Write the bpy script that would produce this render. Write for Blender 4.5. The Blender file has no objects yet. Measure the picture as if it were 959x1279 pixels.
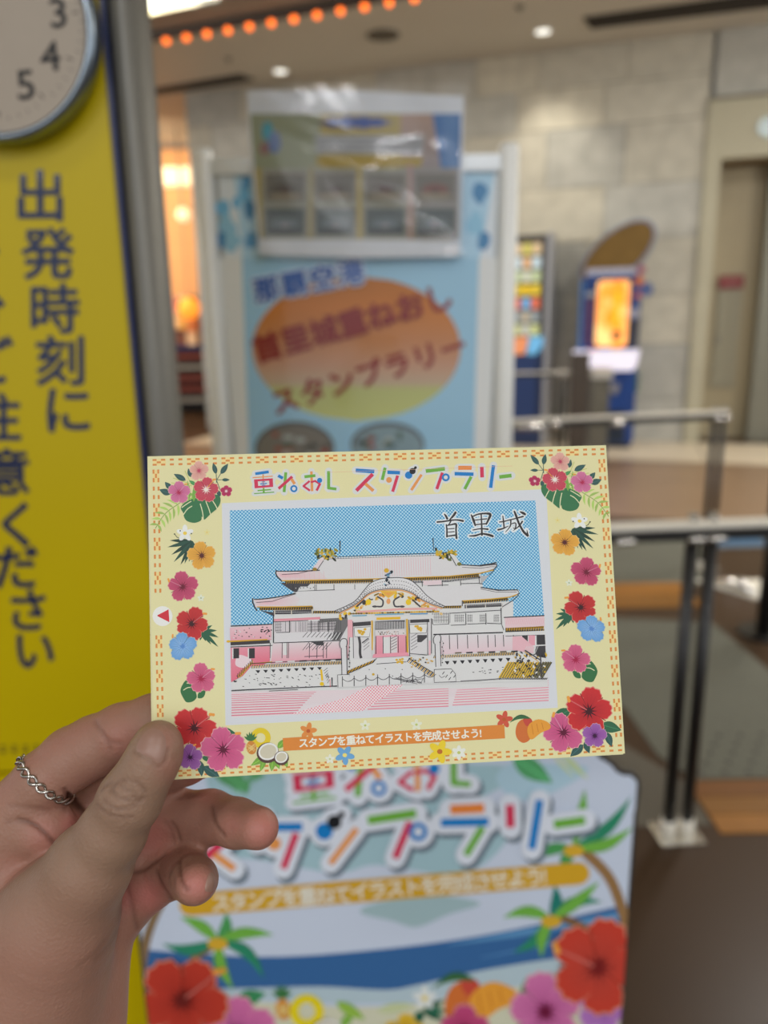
import bpy, bmesh, math, random
import numpy as np
from mathutils import Vector, Matrix

# ------------------------------------------------------------------ camera
SC = bpy.context.scene
COL = SC.collection
F = 959.0                                   # focal length in pixels of the 959 x 1279 frame
CAMZ = 1.4
cam_data = bpy.data.cameras.new('camera')
cam = bpy.data.objects.new('camera', cam_data)
COL.objects.link(cam)
cam_data.sensor_fit = 'HORIZONTAL'
cam_data.sensor_width = 36.0
cam_data.lens = 36.0 * F / 959.0
cam_data.clip_start = 0.02
cam_data.clip_end = 200
CAMM = Matrix.Translation((0, 0, CAMZ)) @ Matrix.Rotation(math.radians(90 - 13.8), 4, 'X') @ Matrix.Rotation(math.radians(-0.94), 4, 'Z')
cam.matrix_world = CAMM
cam_data.dof.use_dof = True
cam_data.dof.focus_distance = 0.242
cam_data.dof.aperture_fstop = 10.0
SC.camera = cam
R3 = CAMM.to_3x3()
CPOS = Vector((0, 0, CAMZ))

# ------------------------------------------------------------------ world, lamps, exposure
SC.view_settings.view_transform = 'Standard'
SC.view_settings.look = 'None'
SC.view_settings.gamma = 1.0
SC.view_settings.use_curve_mapping = False
SC.view_settings.exposure = 0.0
SC.cycles.max_bounces = 6
SC.cycles.transparent_max_bounces = 8
world = bpy.data.worlds.new('world')
SC.world = world
world.use_nodes = True
world.node_tree.nodes['Background'].inputs[0].default_value = (0.93, 0.96, 1.0, 1)
world.node_tree.nodes['Background'].inputs[1].default_value = 1.02


def area(name, loc, size, size_y, power, color=(1, 0.95, 0.88), target=None):
    l = bpy.data.lights.new(name, 'AREA')
    l.shape = 'RECTANGLE'; l.size = size; l.size_y = size_y; l.energy = power; l.color = color
    o = bpy.data.objects.new(name, l); COL.objects.link(o)
    o.location = loc
    if target is not None:
        d = Vector(target) - Vector(loc)
        o.rotation_euler = d.to_track_quat('-Z', 'Y').to_euler()
    return o


# fluorescent panels in the hall ceiling, over and behind the viewer
area('hall_light', (-1.1, -1.3, 4.15), 1.2, 0.30, 14, (1, 0.99, 0.98))
area('hall_light', (1.3, -1.3, 4.15), 1.2, 0.30, 14, (1, 0.99, 0.98))
for x_, y_, e_ in ((-1.7, -4.2, 62), (1.5, -4.2, 62), (-3.6, -6.2, 54), (-0.4, -6.2, 58), (2.8, -6.2, 54)):
    area('hall_light', (x_, y_, 4.15), 1.3, 0.30, e_, (0.98, 0.99, 1.0))
for x_ in (-6.2, -3.0, 0.4, 4.0):           # the next row, farther down the hall
    area('hall_light', (x_, -13.0, 4.1), 2.2, 0.7, 60, (0.98, 0.99, 1.0))
area('hall_light', (3.0, 4.6, 4.15), 1.2, 0.5, 105, (1, 0.98, 0.93))  # this and the next two: unseen lamps added to brighten the far hall
area('hall_light', (-1.2, 7.0, 4.15), 1.2, 0.5, 75, (1, 0.96, 0.88))
area('hall_light', (6.5, 6.2, 4.15), 1.2, 0.5, 95, (1, 0.98, 0.92))
# added fill lamps out of view, aimed up to brighten the ceiling
area('ceiling_fill', (5.6, 2.0, 3.2), 2.4, 0.4, 120, (1, 0.96, 0.90), target=(4.0, 5.0, 4.28))
area('ceiling_fill', (-6.5, 5.0, 3.2), 2.4, 0.4, 110, (1, 0.94, 0.86), target=(-3.0, 7.0, 4.28))


def spot(name, loc, target, power, angle, blend, color=(1, 0.93, 0.80)):
    l = bpy.data.lights.new(name, 'SPOT'); l.energy = power; l.spot_size = math.radians(angle); l.spot_blend = blend; l.color = color; l.shadow_soft_size = 0.07
    o = bpy.data.objects.new(name, l); COL.objects.link(o); o.location = loc
    o.rotation_euler = (Vector(target) - Vector(loc)).to_track_quat('-Z', 'Y').to_euler()
    return o


# ------------------------------------------------------------------ pixel rays (the photograph's 959 x 1279 frame)
def ray(px, py):
    return R3 @ Vector(((px - 479.5) / F, -(py - 639.5) / F, -1.0))


def at_z(px, py, z):
    d = ray(px, py)
    return CPOS + d * ((z - CAMZ) / d.z)


def cam_pt(px, py, depth):
    return CPOS + ray(px, py) * depth


class Frame:
    """a flat reference frame: origin, right vector, up vector, normal towards the viewer"""
    def __init__(s, o, ex, ey):
        s.o = Vector(o); s.ex = Vector(ex).normalized(); s.ey = Vector(ey).normalized()
        s.ez = s.ex.cross(s.ey).normalized()
        s.m = Matrix.Identity(4)
        for i, v in enumerate((s.ex, s.ey, s.ez)):
            for r in range(3): s.m[r][i] = v[r]
        for r in range(3): s.m[r][3] = s.o[r]

    def px(s, x, y, w=0.0):
        d = ray(x, y)
        o = s.o + s.ez * w
        t = (o - CPOS).dot(s.ez) / d.dot(s.ez)
        q = CPOS + d * t - s.o
        return q.dot(s.ex), q.dot(s.ey)


def yaw_frame(o, deg):
    a = math.radians(deg)
    return Frame(o, (math.cos(a), math.sin(a), 0), (0, 0, 1))


# ------------------------------------------------------------------ materials
def lin(c, k=1.0):
    out = []
    for v in c[:3]:
        v = v / 255.0
        v = v / 12.92 if v <= 0.04045 else ((v + 0.055) / 1.055) ** 2.4
        out.append(min(max(v * k, 0.0), 0.95))
    return out


def new_mat(name):
    m = bpy.data.materials.new(name); m.use_nodes = True
    return m, m.node_tree, m.node_tree.nodes['Principled BSDF']


def M(name, rgb, rough=0.5, metal=0.0, scale=20.0, var=0.10, bump=0.0, coat=0.0, emit=None, k=1.0, spec=0.5, rvar=0.0):
    m, nt, b = new_mat(name)
    c = lin(rgb, k)
    tc = nt.nodes.new('ShaderNodeTexCoord')
    nz = nt.nodes.new('ShaderNodeTexNoise'); nz.inputs['Scale'].default_value = scale; nz.inputs['Detail'].default_value = 5
    nt.links.new(tc.outputs['Object'], nz.inputs['Vector'])
    mx = nt.nodes.new('ShaderNodeMix'); mx.data_type = 'RGBA'
    mx.inputs[6].default_value = [v * (1 - var) for v in c] + [1]
    mx.inputs[7].default_value = [min(v * (1 + var), 1) for v in c] + [1]
    nt.links.new(nz.outputs['Fac'], mx.inputs[0])
    nt.links.new(mx.outputs[2], b.inputs['Base Color'])
    b.inputs['Roughness'].default_value = rough
    b.inputs['Metallic'].default_value = metal
    b.inputs['Specular IOR Level'].default_value = spec
    if rvar:
        mr = nt.nodes.new('ShaderNodeMapRange'); mr.inputs[3].default_value = max(rough - rvar, 0.02); mr.inputs[4].default_value = rough + rvar
        nt.links.new(nz.outputs['Fac'], mr.inputs[0]); nt.links.new(mr.outputs[0], b.inputs['Roughness'])
    if bump:
        bp = nt.nodes.new('ShaderNodeBump'); bp.inputs['Strength'].default_value = bump; bp.inputs['Distance'].default_value = 0.01
        nt.links.new(nz.outputs['Fac'], bp.inputs['Height']); nt.links.new(bp.outputs[0], b.inputs['Normal'])
    if coat:
        b.inputs['Coat Weight'].default_value = coat; b.inputs['Coat Roughness'].default_value = 0.04
    if emit:
        b.inputs['Emission Color'].default_value = lin(emit[0]) + [1]
        b.inputs['Emission Strength'].default_value = emit[1]
    return m


def print_mat(name, rough=0.45, coat=0.0, emit=0.0, grain=1200.0):
    """printed ink: the colour comes from the mesh's colour attribute"""
    m, nt, b = new_mat(name)
    at = nt.nodes.new('ShaderNodeAttribute'); at.attribute_name = 'ink'
    tc = nt.nodes.new('ShaderNodeTexCoord')
    nz = nt.nodes.new('ShaderNodeTexNoise'); nz.inputs['Scale'].default_value = grain
    nt.links.new(tc.outputs['Object'], nz.inputs['Vector'])
    mx = nt.nodes.new('ShaderNodeMix'); mx.data_type = 'RGBA'; mx.blend_type = 'MULTIPLY'; mx.inputs[0].default_value = 0.08
    nt.links.new(at.outputs['Color'], mx.inputs[6]); nt.links.new(nz.outputs['Fac'], mx.inputs[7])
    nt.links.new(mx.outputs[2], b.inputs['Base Color'])
    b.inputs['Roughness'].default_value = rough
    b.inputs['Specular IOR Level'].default_value = 0.35
    if coat:
        b.inputs['Coat Weight'].default_value = coat; b.inputs['Coat Roughness'].default_value = 0.06
    if emit:
        nt.links.new(at.outputs['Color'], b.inputs['Emission Color']); b.inputs['Emission Strength'].default_value = emit
    return m


def halftone_mat(name, dark, light, pitch, duty=0.5, noise_amt=0.25, k=1.0, stretch=1.0):
    """a printed dot screen at 45 degrees"""
    m, nt, b = new_mat(name)
    N = nt.nodes; L = nt.links
    tc = N.new('ShaderNodeTexCoord')
    mp = N.new('ShaderNodeMapping'); mp.inputs['Rotation'].default_value = (0, 0, math.radians(43)); s = 2 * math.pi / pitch
    mp.inputs['Scale'].default_value = (s * stretch, s, s)
    L.new(tc.outputs['Object'], mp.inputs['Vector'])
    sx = N.new('ShaderNodeSeparateXYZ'); L.new(mp.outputs[0], sx.inputs[0])
    outs = []
    for i in (0, 1):
        q = N.new('ShaderNodeMath'); q.operation = 'SINE'; L.new(sx.outputs[i], q.inputs[0]); outs.append(q)
    ad = N.new('ShaderNodeMath'); ad.operation = 'ADD'; L.new(outs[0].outputs[0], ad.inputs[0]); L.new(outs[1].outputs[0], ad.inputs[1])
    nz = N.new('ShaderNodeTexNoise'); nz.inputs['Scale'].default_value = 45; nz.inputs['Detail'].default_value = 3
    L.new(tc.outputs['Object'], nz.inputs['Vector'])
    mr = N.new('ShaderNodeMapRange'); mr.inputs[3].default_value = -noise_amt * 4; mr.inputs[4].default_value = noise_amt * 4
    L.new(nz.outputs['Fac'], mr.inputs[0])
    ad2 = N.new('ShaderNodeMath'); ad2.operation = 'ADD'; L.new(ad.outputs[0], ad2.inputs[0]); L.new(mr.outputs[0], ad2.inputs[1])
    th = N.new('ShaderNodeMapRange'); th.inputs[1].default_value = (0.5 - duty) * 4 - 0.4; th.inputs[2].default_value = (0.5 - duty) * 4 + 0.4
    L.new(ad2.outputs[0], th.inputs[0])
    mx = N.new('ShaderNodeMix'); mx.data_type = 'RGBA'
    mx.inputs[6].default_value = lin(dark, k) + [1]; mx.inputs[7].default_value = lin(light, k) + [1]
    L.new(th.outputs[0], mx.inputs[0]); L.new(mx.outputs[2], b.inputs['Base Color'])
    b.inputs['Roughness'].default_value = 0.5; b.inputs['Specular IOR Level'].default_value = 0.3
    return m


# ------------------------------------------------------------------ object helpers
def tag(o, label=None, cat=None, group=None, kind=None):
    if label: o['label'] = label
    if cat: o['category'] = cat
    if group: o['group'] = group
    if kind: o['kind'] = kind
    return o


def thing(name, label, cat, m=None, group=None):
    o = bpy.data.objects.new(name, None); COL.objects.link(o)
    o.empty_display_size = 0.05
    if m is not None:
        o.matrix_world = m if isinstance(m, Matrix) else Matrix.Translation(m)
    return tag(o, label, cat, group)


def put(name, me, mat, parent=None, smooth=False, m=None):
    o = bpy.data.objects.new(name, me); COL.objects.link(o)
    if mat is not None and not me.materials: me.materials.append(mat)
    if parent is not None: o.parent = parent
    if m is not None:
        if parent is not None: o.matrix_local = m if isinstance(m, Matrix) else Matrix.Translation(m)
        else: o.matrix_world = m if isinstance(m, Matrix) else Matrix.Translation(m)
    if smooth: me.polygons.foreach_set('use_smooth', [True] * len(me.polygons))
    return o


def bm_mesh(bm, name):
    bmesh.ops.recalc_face_normals(bm, faces=bm.faces)
    me = bpy.data.meshes.new(name); bm.to_mesh(me); bm.free(); return me


def add_box(bm, a, b, bev=0.0, m=None):
    r = bmesh.ops.create_cube(bm, size=1.0)
    vs = r['verts']
    c = (Vector(a) + Vector(b)) / 2; s = Vector(b) - Vector(a)
    for v in vs:
        v.co = Vector((v.co.x * abs(s.x), v.co.y * abs(s.y), v.co.z * abs(s.z))) + c
        if m: v.co = m @ v.co
    if bev:
        es = {e for v in vs for e in v.link_edges}
        bmesh.ops.bevel(bm, geom=list(es), offset=bev, segments=2, affect='EDGES')


def bx(name, a, b, mat, parent=None, bev=0.0, m=None):
    bm = bmesh.new(); add_box(bm, a, b, bev)
    return put(name, bm_mesh(bm, name), mat, parent, m=m)


def add_tube(bm, pts, r, n=12, caps=True):
    """a tube through 3D points, r is a number or one per point"""
    pts = [Vector(p) for p in pts]
    rs = r if isinstance(r, (list, tuple)) else [r] * len(pts)
    rings = []; up = None
    for i, p in enumerate(pts):
        t = (pts[min(i + 1, len(pts) - 1)] - pts[max(i - 1, 0)]).normalized()
        if up is None:
            up = Vector((0, 0, 1)) if abs(t.z) < 0.9 else Vector((1, 0, 0))
        sd = t.cross(up).normalized(); up = sd.cross(t).normalized()
        rings.append([bm.verts.new(p + (sd * math.cos(2 * math.pi * k / n) + up * math.sin(2 * math.pi * k / n)) * rs[i]) for k in range(n)])
    for a, b in zip(rings, rings[1:]):
        for k in range(n):
            bm.faces.new((a[k], a[(k + 1) % n], b[(k + 1) % n], b[k]))
    if caps:
        bm.faces.new(rings[0][::-1]); bm.faces.new(rings[-1])


def tube(name, pts, r, mat, parent=None, n=12, m=None):
    bm = bmesh.new(); add_tube(bm, pts, r, n)
    return put(name, bm_mesh(bm, name), mat, parent, smooth=(n > 8), m=m)


def prism(name, pts, w0, w1, mat, parent=None, m=None, bev=0.0):
    """extrude a 2D outline from w0 to w1 along local z"""
    bm = bmesh.new()
    lo = [bm.verts.new((x, y, w0)) for x, y in pts]; hi = [bm.verts.new((x, y, w1)) for x, y in pts]
    bm.faces.new(lo[::-1]); top = bm.faces.new(hi)
    n = len(pts)
    for i in range(n): bm.faces.new((lo[i], lo[(i + 1) % n], hi[(i + 1) % n], hi[i]))
    if bev: bmesh.ops.bevel(bm, geom=list(top.edges), offset=bev, segments=2, affect='EDGES')
    return put(name, bm_mesh(bm, name), mat, parent, m=m)


def disc(name, c, r, h, mat, parent=None, n=32, m=None, ry=None):
    ry = ry or r
    return prism(name, [(c[0] + r * math.cos(2 * math.pi * k / n), c[1] + ry * math.sin(2 * math.pi * k / n)) for k in range(n)], c[2], c[2] + h, mat, parent, m)


def ball(name, c, r, mat, parent=None, m=None, seg=14):
    bm = bmesh.new(); bmesh.ops.create_uvsphere(bm, u_segments=seg, v_segments=seg // 2 + 2, radius=r)
    for v in bm.verts: v.co += Vector(c)
    return put(name, bm_mesh(bm, name), mat, parent, smooth=True, m=m)


# ------------------------------------------------------------------ glyphs from the built-in font
_gl = {}


def glyph(ch, off=0.0):
    key = (ch, off)
    if key not in _gl:
        cu = bpy.data.curves.new('glyph', 'FONT'); cu.body = ch; cu.size = 1.0; cu.offset = off
        cu.resolution_u = 3; cu.fill_mode = 'FRONT'
        o = bpy.data.objects.new('glyph', cu); COL.objects.link(o)
        bpy.context.view_layer.update()
        me = bpy.data.meshes.new_from_object(o.evaluated_get(bpy.context.evaluated_depsgraph_get()))
        vs = [(v.co.x, v.co.y) for v in me.vertices]; fs = [tuple(p.vertices) for p in me.polygons]
        bpy.data.objects.remove(o); bpy.data.curves.remove(cu); bpy.data.meshes.remove(me)
        _gl[key] = (vs, fs)
    return _gl[key]


# ------------------------------------------------------------------ flat print traced as thin ink shapes
def catmull(pts, n=5, closed=True):
    out = []; m = len(pts)
    rng = range(m) if closed else range(m - 1)
    g = (lambda i: pts[i % m]) if closed else (lambda i: pts[min(max(i, 0), m - 1)])
    for i in rng:
        p0, p1, p2, p3 = g(i - 1), g(i), g(i + 1), g(i + 2)
        for k in range(n):
            t = k / n
            out.append(tuple(0.5 * (2 * p1[j] + (p2[j] - p0[j]) * t + (2 * p0[j] - 5 * p1[j] + 4 * p2[j] - p3[j]) * t * t + (3 * p1[j] - p0[j] - 3 * p2[j] + p3[j]) * t ** 3) for j in (0, 1)))
    if not closed: out.append(tuple(pts[-1]))
    return out


class Art:
    """ink shapes given in photograph pixels, laid on a Frame; overlapping shapes get rising layers"""
    def __init__(s, frame, step, k=1.0, tf=None, base=1):
        s.f = frame; s.step = step; s.k = k; s.tf = tf; s.v = []; s.fc = []; s.cc = []
        s.bb = np.zeros((0, 5)); s.base = base

    def _layer(s, P):
        x0 = min(p[0] for p in P); x1 = max(p[0] for p in P); y0 = min(p[1] for p in P); y1 = max(p[1] for p in P)
        L = s.base
        if len(s.bb):
            b = s.bb
            hit = (b[:, 0] < x1) & (b[:, 1] > x0) & (b[:, 2] < y1) & (b[:, 3] > y0)
            if hit.any(): L = b[hit, 4].max() + 1
        s.bb = np.vstack([s.bb, [x0, x1, y0, y1, L]])
        return L

    def raw(s, P, faces, cols, stamps=1):
        if s.tf: P = [s.tf(*p) for p in P]
        L = s._layer(P); o = len(s.v); per = len(P) // stamps
        if stamps > 1: s.bb[-1, 4] = L + stamps - 1
        for i, (x, y) in enumerate(P):
            u, v = s.f.px(x, y)
            s.v.append((u, v, (L + i // per if stamps > 1 else L) * s.step))
        for fa, c in zip(faces, cols):
            s.fc.append([o + i for i in fa]); s.cc += c

    def poly(s, P, c):
        c = lin(c, s.k) + [1]; s.raw(P, [list(range(len(P)))], [[c] * len(P)])

    def blob(s, P, c, n=4): s.poly(catmull(P, n), c)

    def fan(s, ctr, P, cin, cout, closed=True):
        ci = lin(cin, s.k) + [1]; co = lin(cout, s.k) + [1]; n = len(P)
        fs = [[0, 1 + i, 1 + (i + 1) % n] for i in range(n if closed else n - 1)]
        s.raw([ctr] + list(P), fs, [[ci, co, co]] * len(fs))

    def grad(s, P4, ctop, cbot):
        a = lin(ctop, s.k) + [1]; b = lin(cbot, s.k) + [1]
        s.raw(P4, [[0, 1, 2, 3]], [[a, a, b, b]])

    def line(s, P, w, c, round_=False):
        """polyline of width w (number or one per point)"""
        ws = w if isinstance(w, (list, tuple)) else [w] * len(P)
        Lf, Rt = [], []
        for i, p in enumerate(P):
            a = P[max(i - 1, 0)]; b = P[min(i + 1, len(P) - 1)]
            dx, dy = b[0] - a[0], b[1] - a[1]; d = math.hypot(dx, dy) or 1
            nx, ny = -dy / d * ws[i] / 2, dx / d * ws[i] / 2
            Lf.append((p[0] + nx, p[1] + ny)); Rt.append((p[0] - nx, p[1] - ny))
        n = len(P); V = Lf + Rt
        cl = lin(c, s.k) + [1]
        fs = [[i, i + 1, n + i + 1, n + i] for i in range(n - 1)]
        if round_:
            for e, (p, q) in enumerate(((P[0], P[1]), (P[-1], P[-2]))):
                a0 = math.atan2(p[1] - q[1], p[0] - q[0]); r = ws[0 if e == 0 else -1] / 2
                o = len(V); V += [(p[0] + r * math.cos(a0 + t), p[1] + r * math.sin(a0 + t)) for t in [math.pi * (j / 6 - 0.5) for j in range(7)]]
                fs.append(list(range(o, o + 7)))
        s.raw(V, fs, [[cl] * len(f) for f in fs])

    def ell(s, x, y, rx, ry, c, rot=0, n=20, cin=None):
        ca, sa = math.cos(rot), math.sin(rot)
        P = [(x + rx * math.cos(t) * ca - ry * math.sin(t) * sa, y + rx * math.cos(t) * sa + ry * math.sin(t) * ca) for t in [2 * math.pi * i / n for i in range(n)]]
        if cin: s.fan((x, y), P, cin, c)
        else: s.poly(P, c)

    def ring(s, x, y, r, w, c, n=20):
        cl = lin(c, s.k) + [1]; V = []
        for rr in (r - w / 2, r + w / 2):
            V += [(x + rr * math.cos(2 * math.pi * i / n), y + rr * math.sin(2 * math.pi * i / n)) for i in range(n)]
        fs = [[i, (i + 1) % n, n + (i + 1) % n, n + i] for i in range(n)]
        s.raw(V, fs, [[cl] * 4] * n)

    def char(s, ch, x, y, size, c, rot=0.0, off=0.0, sx=1.0, cx=0.5, cy=0.37):
        """one glyph centred on pixel (x, y); rot in degrees, counter-clockwise on the picture"""
        vs, fs = glyph(ch)
        if not fs: return
        nn = 1
        if off:                                   # embolden: the same glyph stamped around its place
            V0, F0 = vs, fs; vs = []; fs = []
            nn = 8 if off < 0.05 else 12
            for q in range(nn):
                o_ = len(vs); ax, ay = off * math.cos(2 * math.pi * q / nn), off * math.sin(2 * math.pi * q / nn)
                vs += [(p[0] + ax, p[1] + ay) for p in V0]; fs += [tuple(i + o_ for i in f) for f in F0]
        a = math.radians(rot); ca, sa = math.cos(a), math.sin(a)
        P = []
        for gx, gy in vs:
            u = (gx - cx) * size * sx; v = (gy - cy) * size
            P.append((x + u * ca - v * sa, y - (u * sa + v * ca)))
        cl = lin(c, s.k) + [1]
        s.raw(P, fs, [[cl] * len(f) for f in fs], nn)

    def text(s, t, p0, p1, size, c, off=0.0, sx=1.0, halo=None):
        n = len(t); rot = -math.degrees(math.atan2(p1[1] - p0[1], p1[0] - p0[0]))
        for ps in ((halo, 1), (None, 0)):
            if ps[1] and not halo: continue
            for i, ch in enumerate(t):
                f = i / (n - 1)
                x = p0[0] + (p1[0] - p0[0]) * f; y = p0[1] + (p1[1] - p0[1]) * f
                if ps[1]: s.char(ch, x, y, size, halo[0], rot, halo[1], sx)
                else: s.char(ch, x, y, size, c, rot, off, sx)

    def build(s, name, parent, mat, z0=0.0):
        me = bpy.data.meshes.new(name)
        me.from_pydata([(a, b, c + z0) for a, b, c in s.v], [], s.fc)
        ca = me.color_attributes.new('ink', 'FLOAT_COLOR', 'CORNER')
        # from_pydata keeps the face order, so corner colours follow it
        ca.data.foreach_set('color', np.array(s.cc, dtype=np.float32).ravel())
        return put(name, me, mat, parent)


# ================================================================== the setting
random.seed(7)
CEIL = 4.28
WALL = yaw_frame((3.634, 8.813, 0), -18)        # the stone wall: u along it, w towards the viewer
I4 = Matrix.Identity(4)

m_floor = M('floor_vinyl', (72, 54, 38), rough=0.36, scale=1.3, var=0.22, bump=0.02, rvar=0.08, spec=0.2)
m_floor2 = M('floor_tan', (146, 118, 92), rough=0.3, scale=2.0, var=0.12)
m_tile = M('pale_floor_tile', (222, 206, 180), rough=0.35, scale=3, var=0.08)
m_carpet = M('grey_carpet', (104, 104, 92), rough=0.9, scale=60, var=0.18, bump=0.4)
m_mat2 = M('brown_grey_mat', (96, 90, 78), rough=0.8, scale=40, var=0.1, bump=0.2)
m_planks = [M('plank_' + n, c, rough=0.42, scale=5, var=0.2, spec=0.3) for n, c in (('honey', (156, 104, 40)), ('amber', (136, 92, 36)), ('umber', (122, 78, 34)))]
m_stone = [M('wall_stone_' + n, c, rough=0.75, scale=5.5, var=0.30, bump=0.5) for n, c in
           (('warm', (190, 185, 169)), ('cool', (183, 181, 171)), ('sand', (196, 190, 172)), ('grey', (176, 174, 164)))]
m_joint = M('stone_joint', (140, 132, 118), rough=0.9)
m_ceil = M('ceiling_paint', (204, 198, 184), rough=0.7, scale=1.5, var=0.05)
m_dark = M('dark_slot', (40, 34, 28), rough=0.7)
m_white = M('white_paint', (225, 222, 215), rough=0.5)
m_black = M('black_metal', (30, 28, 27), rough=0.35, scale=30, spec=0.6)
m_alu = M('brushed_aluminium', (246, 246, 240), rough=0.34, metal=0.08, scale=80, var=0.05)
m_alu_d = M('grey_aluminium', (128, 125, 116), rough=0.5, metal=0.5, scale=80, var=0.05)
m_rail = M('steel_rail', (240, 234, 220), rough=0.45, metal=0.0, scale=60, var=0.06)
m_chrome = M('bright_chrome', (240, 238, 232), rough=0.16, metal=0.9, var=0.02)

floor = tag(bx('floor', (-14, -8, -0.08), (14, 22, 0), m_floor), kind='structure')


def floor_piece(name, pix, mat, z, th=0.003):
    pts = [at_z(x, y, z) for x, y in pix]
    return prism(name, [(p.x, p.y) for p in pts], z - th, z, mat, floor)


# pale tiles run along the wall, tan floor in front of them
def slab(name, y0, y1, x0, x1, mat, z, a=0.0):
    return prism(name, [(x0, y0), (x1, y0 + a), (x1, y1 + a), (x0, y1)], 0.0004, z, mat, floor)


# tan walkway and pale strip follow the wall direction
def wall_uv(u, w, z=0.0): return WALL.o + WALL.ex * u + WALL.ez * w + Vector((0, 0, z))


def wall_strip(name, u0, u1, w0, w1, mat, z, th=0.002):
    P = [wall_uv(u0, w1), wall_uv(u1, w1), wall_uv(u1, w0), wall_uv(u0, w0)]
    return prism(name, [(p.x, p.y) for p in P], z - th, z, mat, floor)


for i in range(10):
    wall_strip('floor_tile', -6 + i * 1.2, -6 + i * 1.2 + 1.19, 0.0, 1.35, m_tile, 0.004, 0.0038)
wall_strip('walkway_inlay', -8, 6, 1.36, 3.8, m_floor2, 0.003, 0.0028)

# carpet field with its wooden border planks (far border, near border)
pc = {k: at_z(*v, 0) for k, v in dict(a=(868, 975), b=(1400, 968), c=(1400, 730), d=(760, 778)).items()}
yn0, yn1 = 1.862, 2.118


def rect(name, x0, x1, y0, y1, z, mat, th=0.003, cut=0.0):
    return prism(name, [(x0, y0), (x1, y0), (x1, y1), (x0, y1)], z - th, z, mat, floor, bev=0.0008)


for quad in (((868, 974), (1120, 970), (959, 837), (889, 778), (740, 772), (740, 860), (780, 885), (822, 945)), ((700, 731), (888, 731), (886, 664), (700, 664))):
    pp3 = [at_z(x, y, 0) for x, y in quad]
    prism('carpet_inlay', [(p.x, p.y) for p in pp3], 0.0005, 0.004, m_carpet, floor)
prism('mat_inlay', [(0.35, 1.90), (0.915, 1.90), (0.915, 2.12), (0.79, 2.35), (0.59, 2.75), (0.35, 2.9)], 0.0005, 0.0035, m_mat2, floor)
for k in range(3):
    w = (yn1 - yn0) / 3
    rect('wood_plank', 0.925, 1.9, yn0 + k * w + 0.001, yn0 + (k + 1) * w - 0.001, 0.0045, m_planks[k])
    rect('wood_plank', 1.9015, 3.0, yn0 + k * w + 0.001, yn0 + (k + 1) * w - 0.001, 0.0045, m_planks[k])
for k in range(3):
    rect('wood_plank', 0.1 + k * 0.5, 0.1 + k * 0.5 + 0.498, 3.60, 3.78, 0.0045, m_planks[1])
    rect('wood_plank', 0.1 + k * 0.5, 0.1 + k * 0.5 + 0.498, 3.783, 3.97, 0.0045, m_planks[0])
# raised studs pressed in the carpet tiles
bm = bmesh.new()
for i in range(22):
    for j in range(5):
        x = 0.99 + i * 0.075 + (j % 2) * 0.037; y = 2.16 + j * 0.055
        bmesh.ops.create_cone(bm, cap_ends=True, segments=8, radius1=0.010, radius2=0.007, depth=0.003, matrix=Matrix.Translation((x, y, 0.0055)))
st = put('carpet_stud', bm_mesh(bm, 'carpet_stud'), M('stud_grey', (74, 72, 66), rough=0.8), floor); st['kind'] = 'stuff'

# ---------------------------------------------------------------- ceiling
ceiling = tag(bx('ceiling', (-14, -8, CEIL), (14, 22, CEIL + 0.1), m_ceil), kind='structure')

# bulkhead hanging under the ceiling, its far lower edge carries the row of bulbs
BZ = 3.55
p0 = at_z(150, 62.5, BZ - 0.067); p1 = at_z(560, -7.5, BZ - 0.067); p0.z = p1.z = BZ
bd = (p1 - p0).normalized(); bn = Vector((-bd.y, bd.x, 0))
BF = Frame(p0, bd, (0, 0, 1))                    # ez points to the viewer
m_bulk = M('bulkhead_paint', (198, 190, 176), rough=0.6, var=0.05)
bulk = bx('trim_1', (-3.0, 0.0, 0.0), (5.0, CEIL - BZ - 0.002, 2.6), m_bulk, None, m=BF.m)
tag(bulk, kind='structure')
bx('trim_strip', (-3.0, -0.05, 0.0), (5.0, -0.001, 0.05), M('bulb_channel', (70, 58, 48), rough=0.6), bulk)
bx('trim_panel', (-3.0, -0.03, 0.30), (5.0, -0.001, 0.48), M('soffit_band', (175, 160, 140), rough=0.6), bulk)
m_bulb = M('orange_bulb', (255, 120, 50), emit=((255, 112, 32), 2.3), var=0)
m_sock = M('bulb_socket', (60, 48, 40), rough=0.5)
npx = 12
for i in range(npx + 1):
    q0 = (210, 52.5); q1 = (456, 9.5)            # tenth bulb
    # bulbs are evenly spaced along the channel
    if i == 0:
        a_ = (BF.m.inverted() @ at_z(q0[0], q0[1], BZ - 0.067)).x; b_ = (BF.m.inverted() @ at_z(q1[0], q1[1], BZ - 0.067)).x
    u = a_ + (b_ - a_) * (i - 1) / 9.0
    if i == 0: continue
    t = thing('globe_bulb', 'x', 'light bulb', BF.m @ Matrix.Translation((u, -0.055, 0.02)), 'orange bulbs along the ceiling bulkhead')
    ball('bulb', (0, -0.012, 0), 0.026, m_bulb, t)
    disc('socket', (0, 0, 0), 0.016, 0.012, m_sock, t, n=12, m=Matrix.Rotation(math.radians(-90), 4, 'X'))
    t['label'] = ('orange globe bulb in the ceiling row, ' + ['leftmost, beside the grey sign post', 'second from the left', 'third from the left', 'fourth from the left', 'fifth from the left',
                  'sixth from the left', 'seventh from the left', 'eighth from the left', 'ninth from the left', 'tenth from the left', 'second from the right end, near the top edge', 'last one, cut by the top edge'][i - 1])
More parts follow.
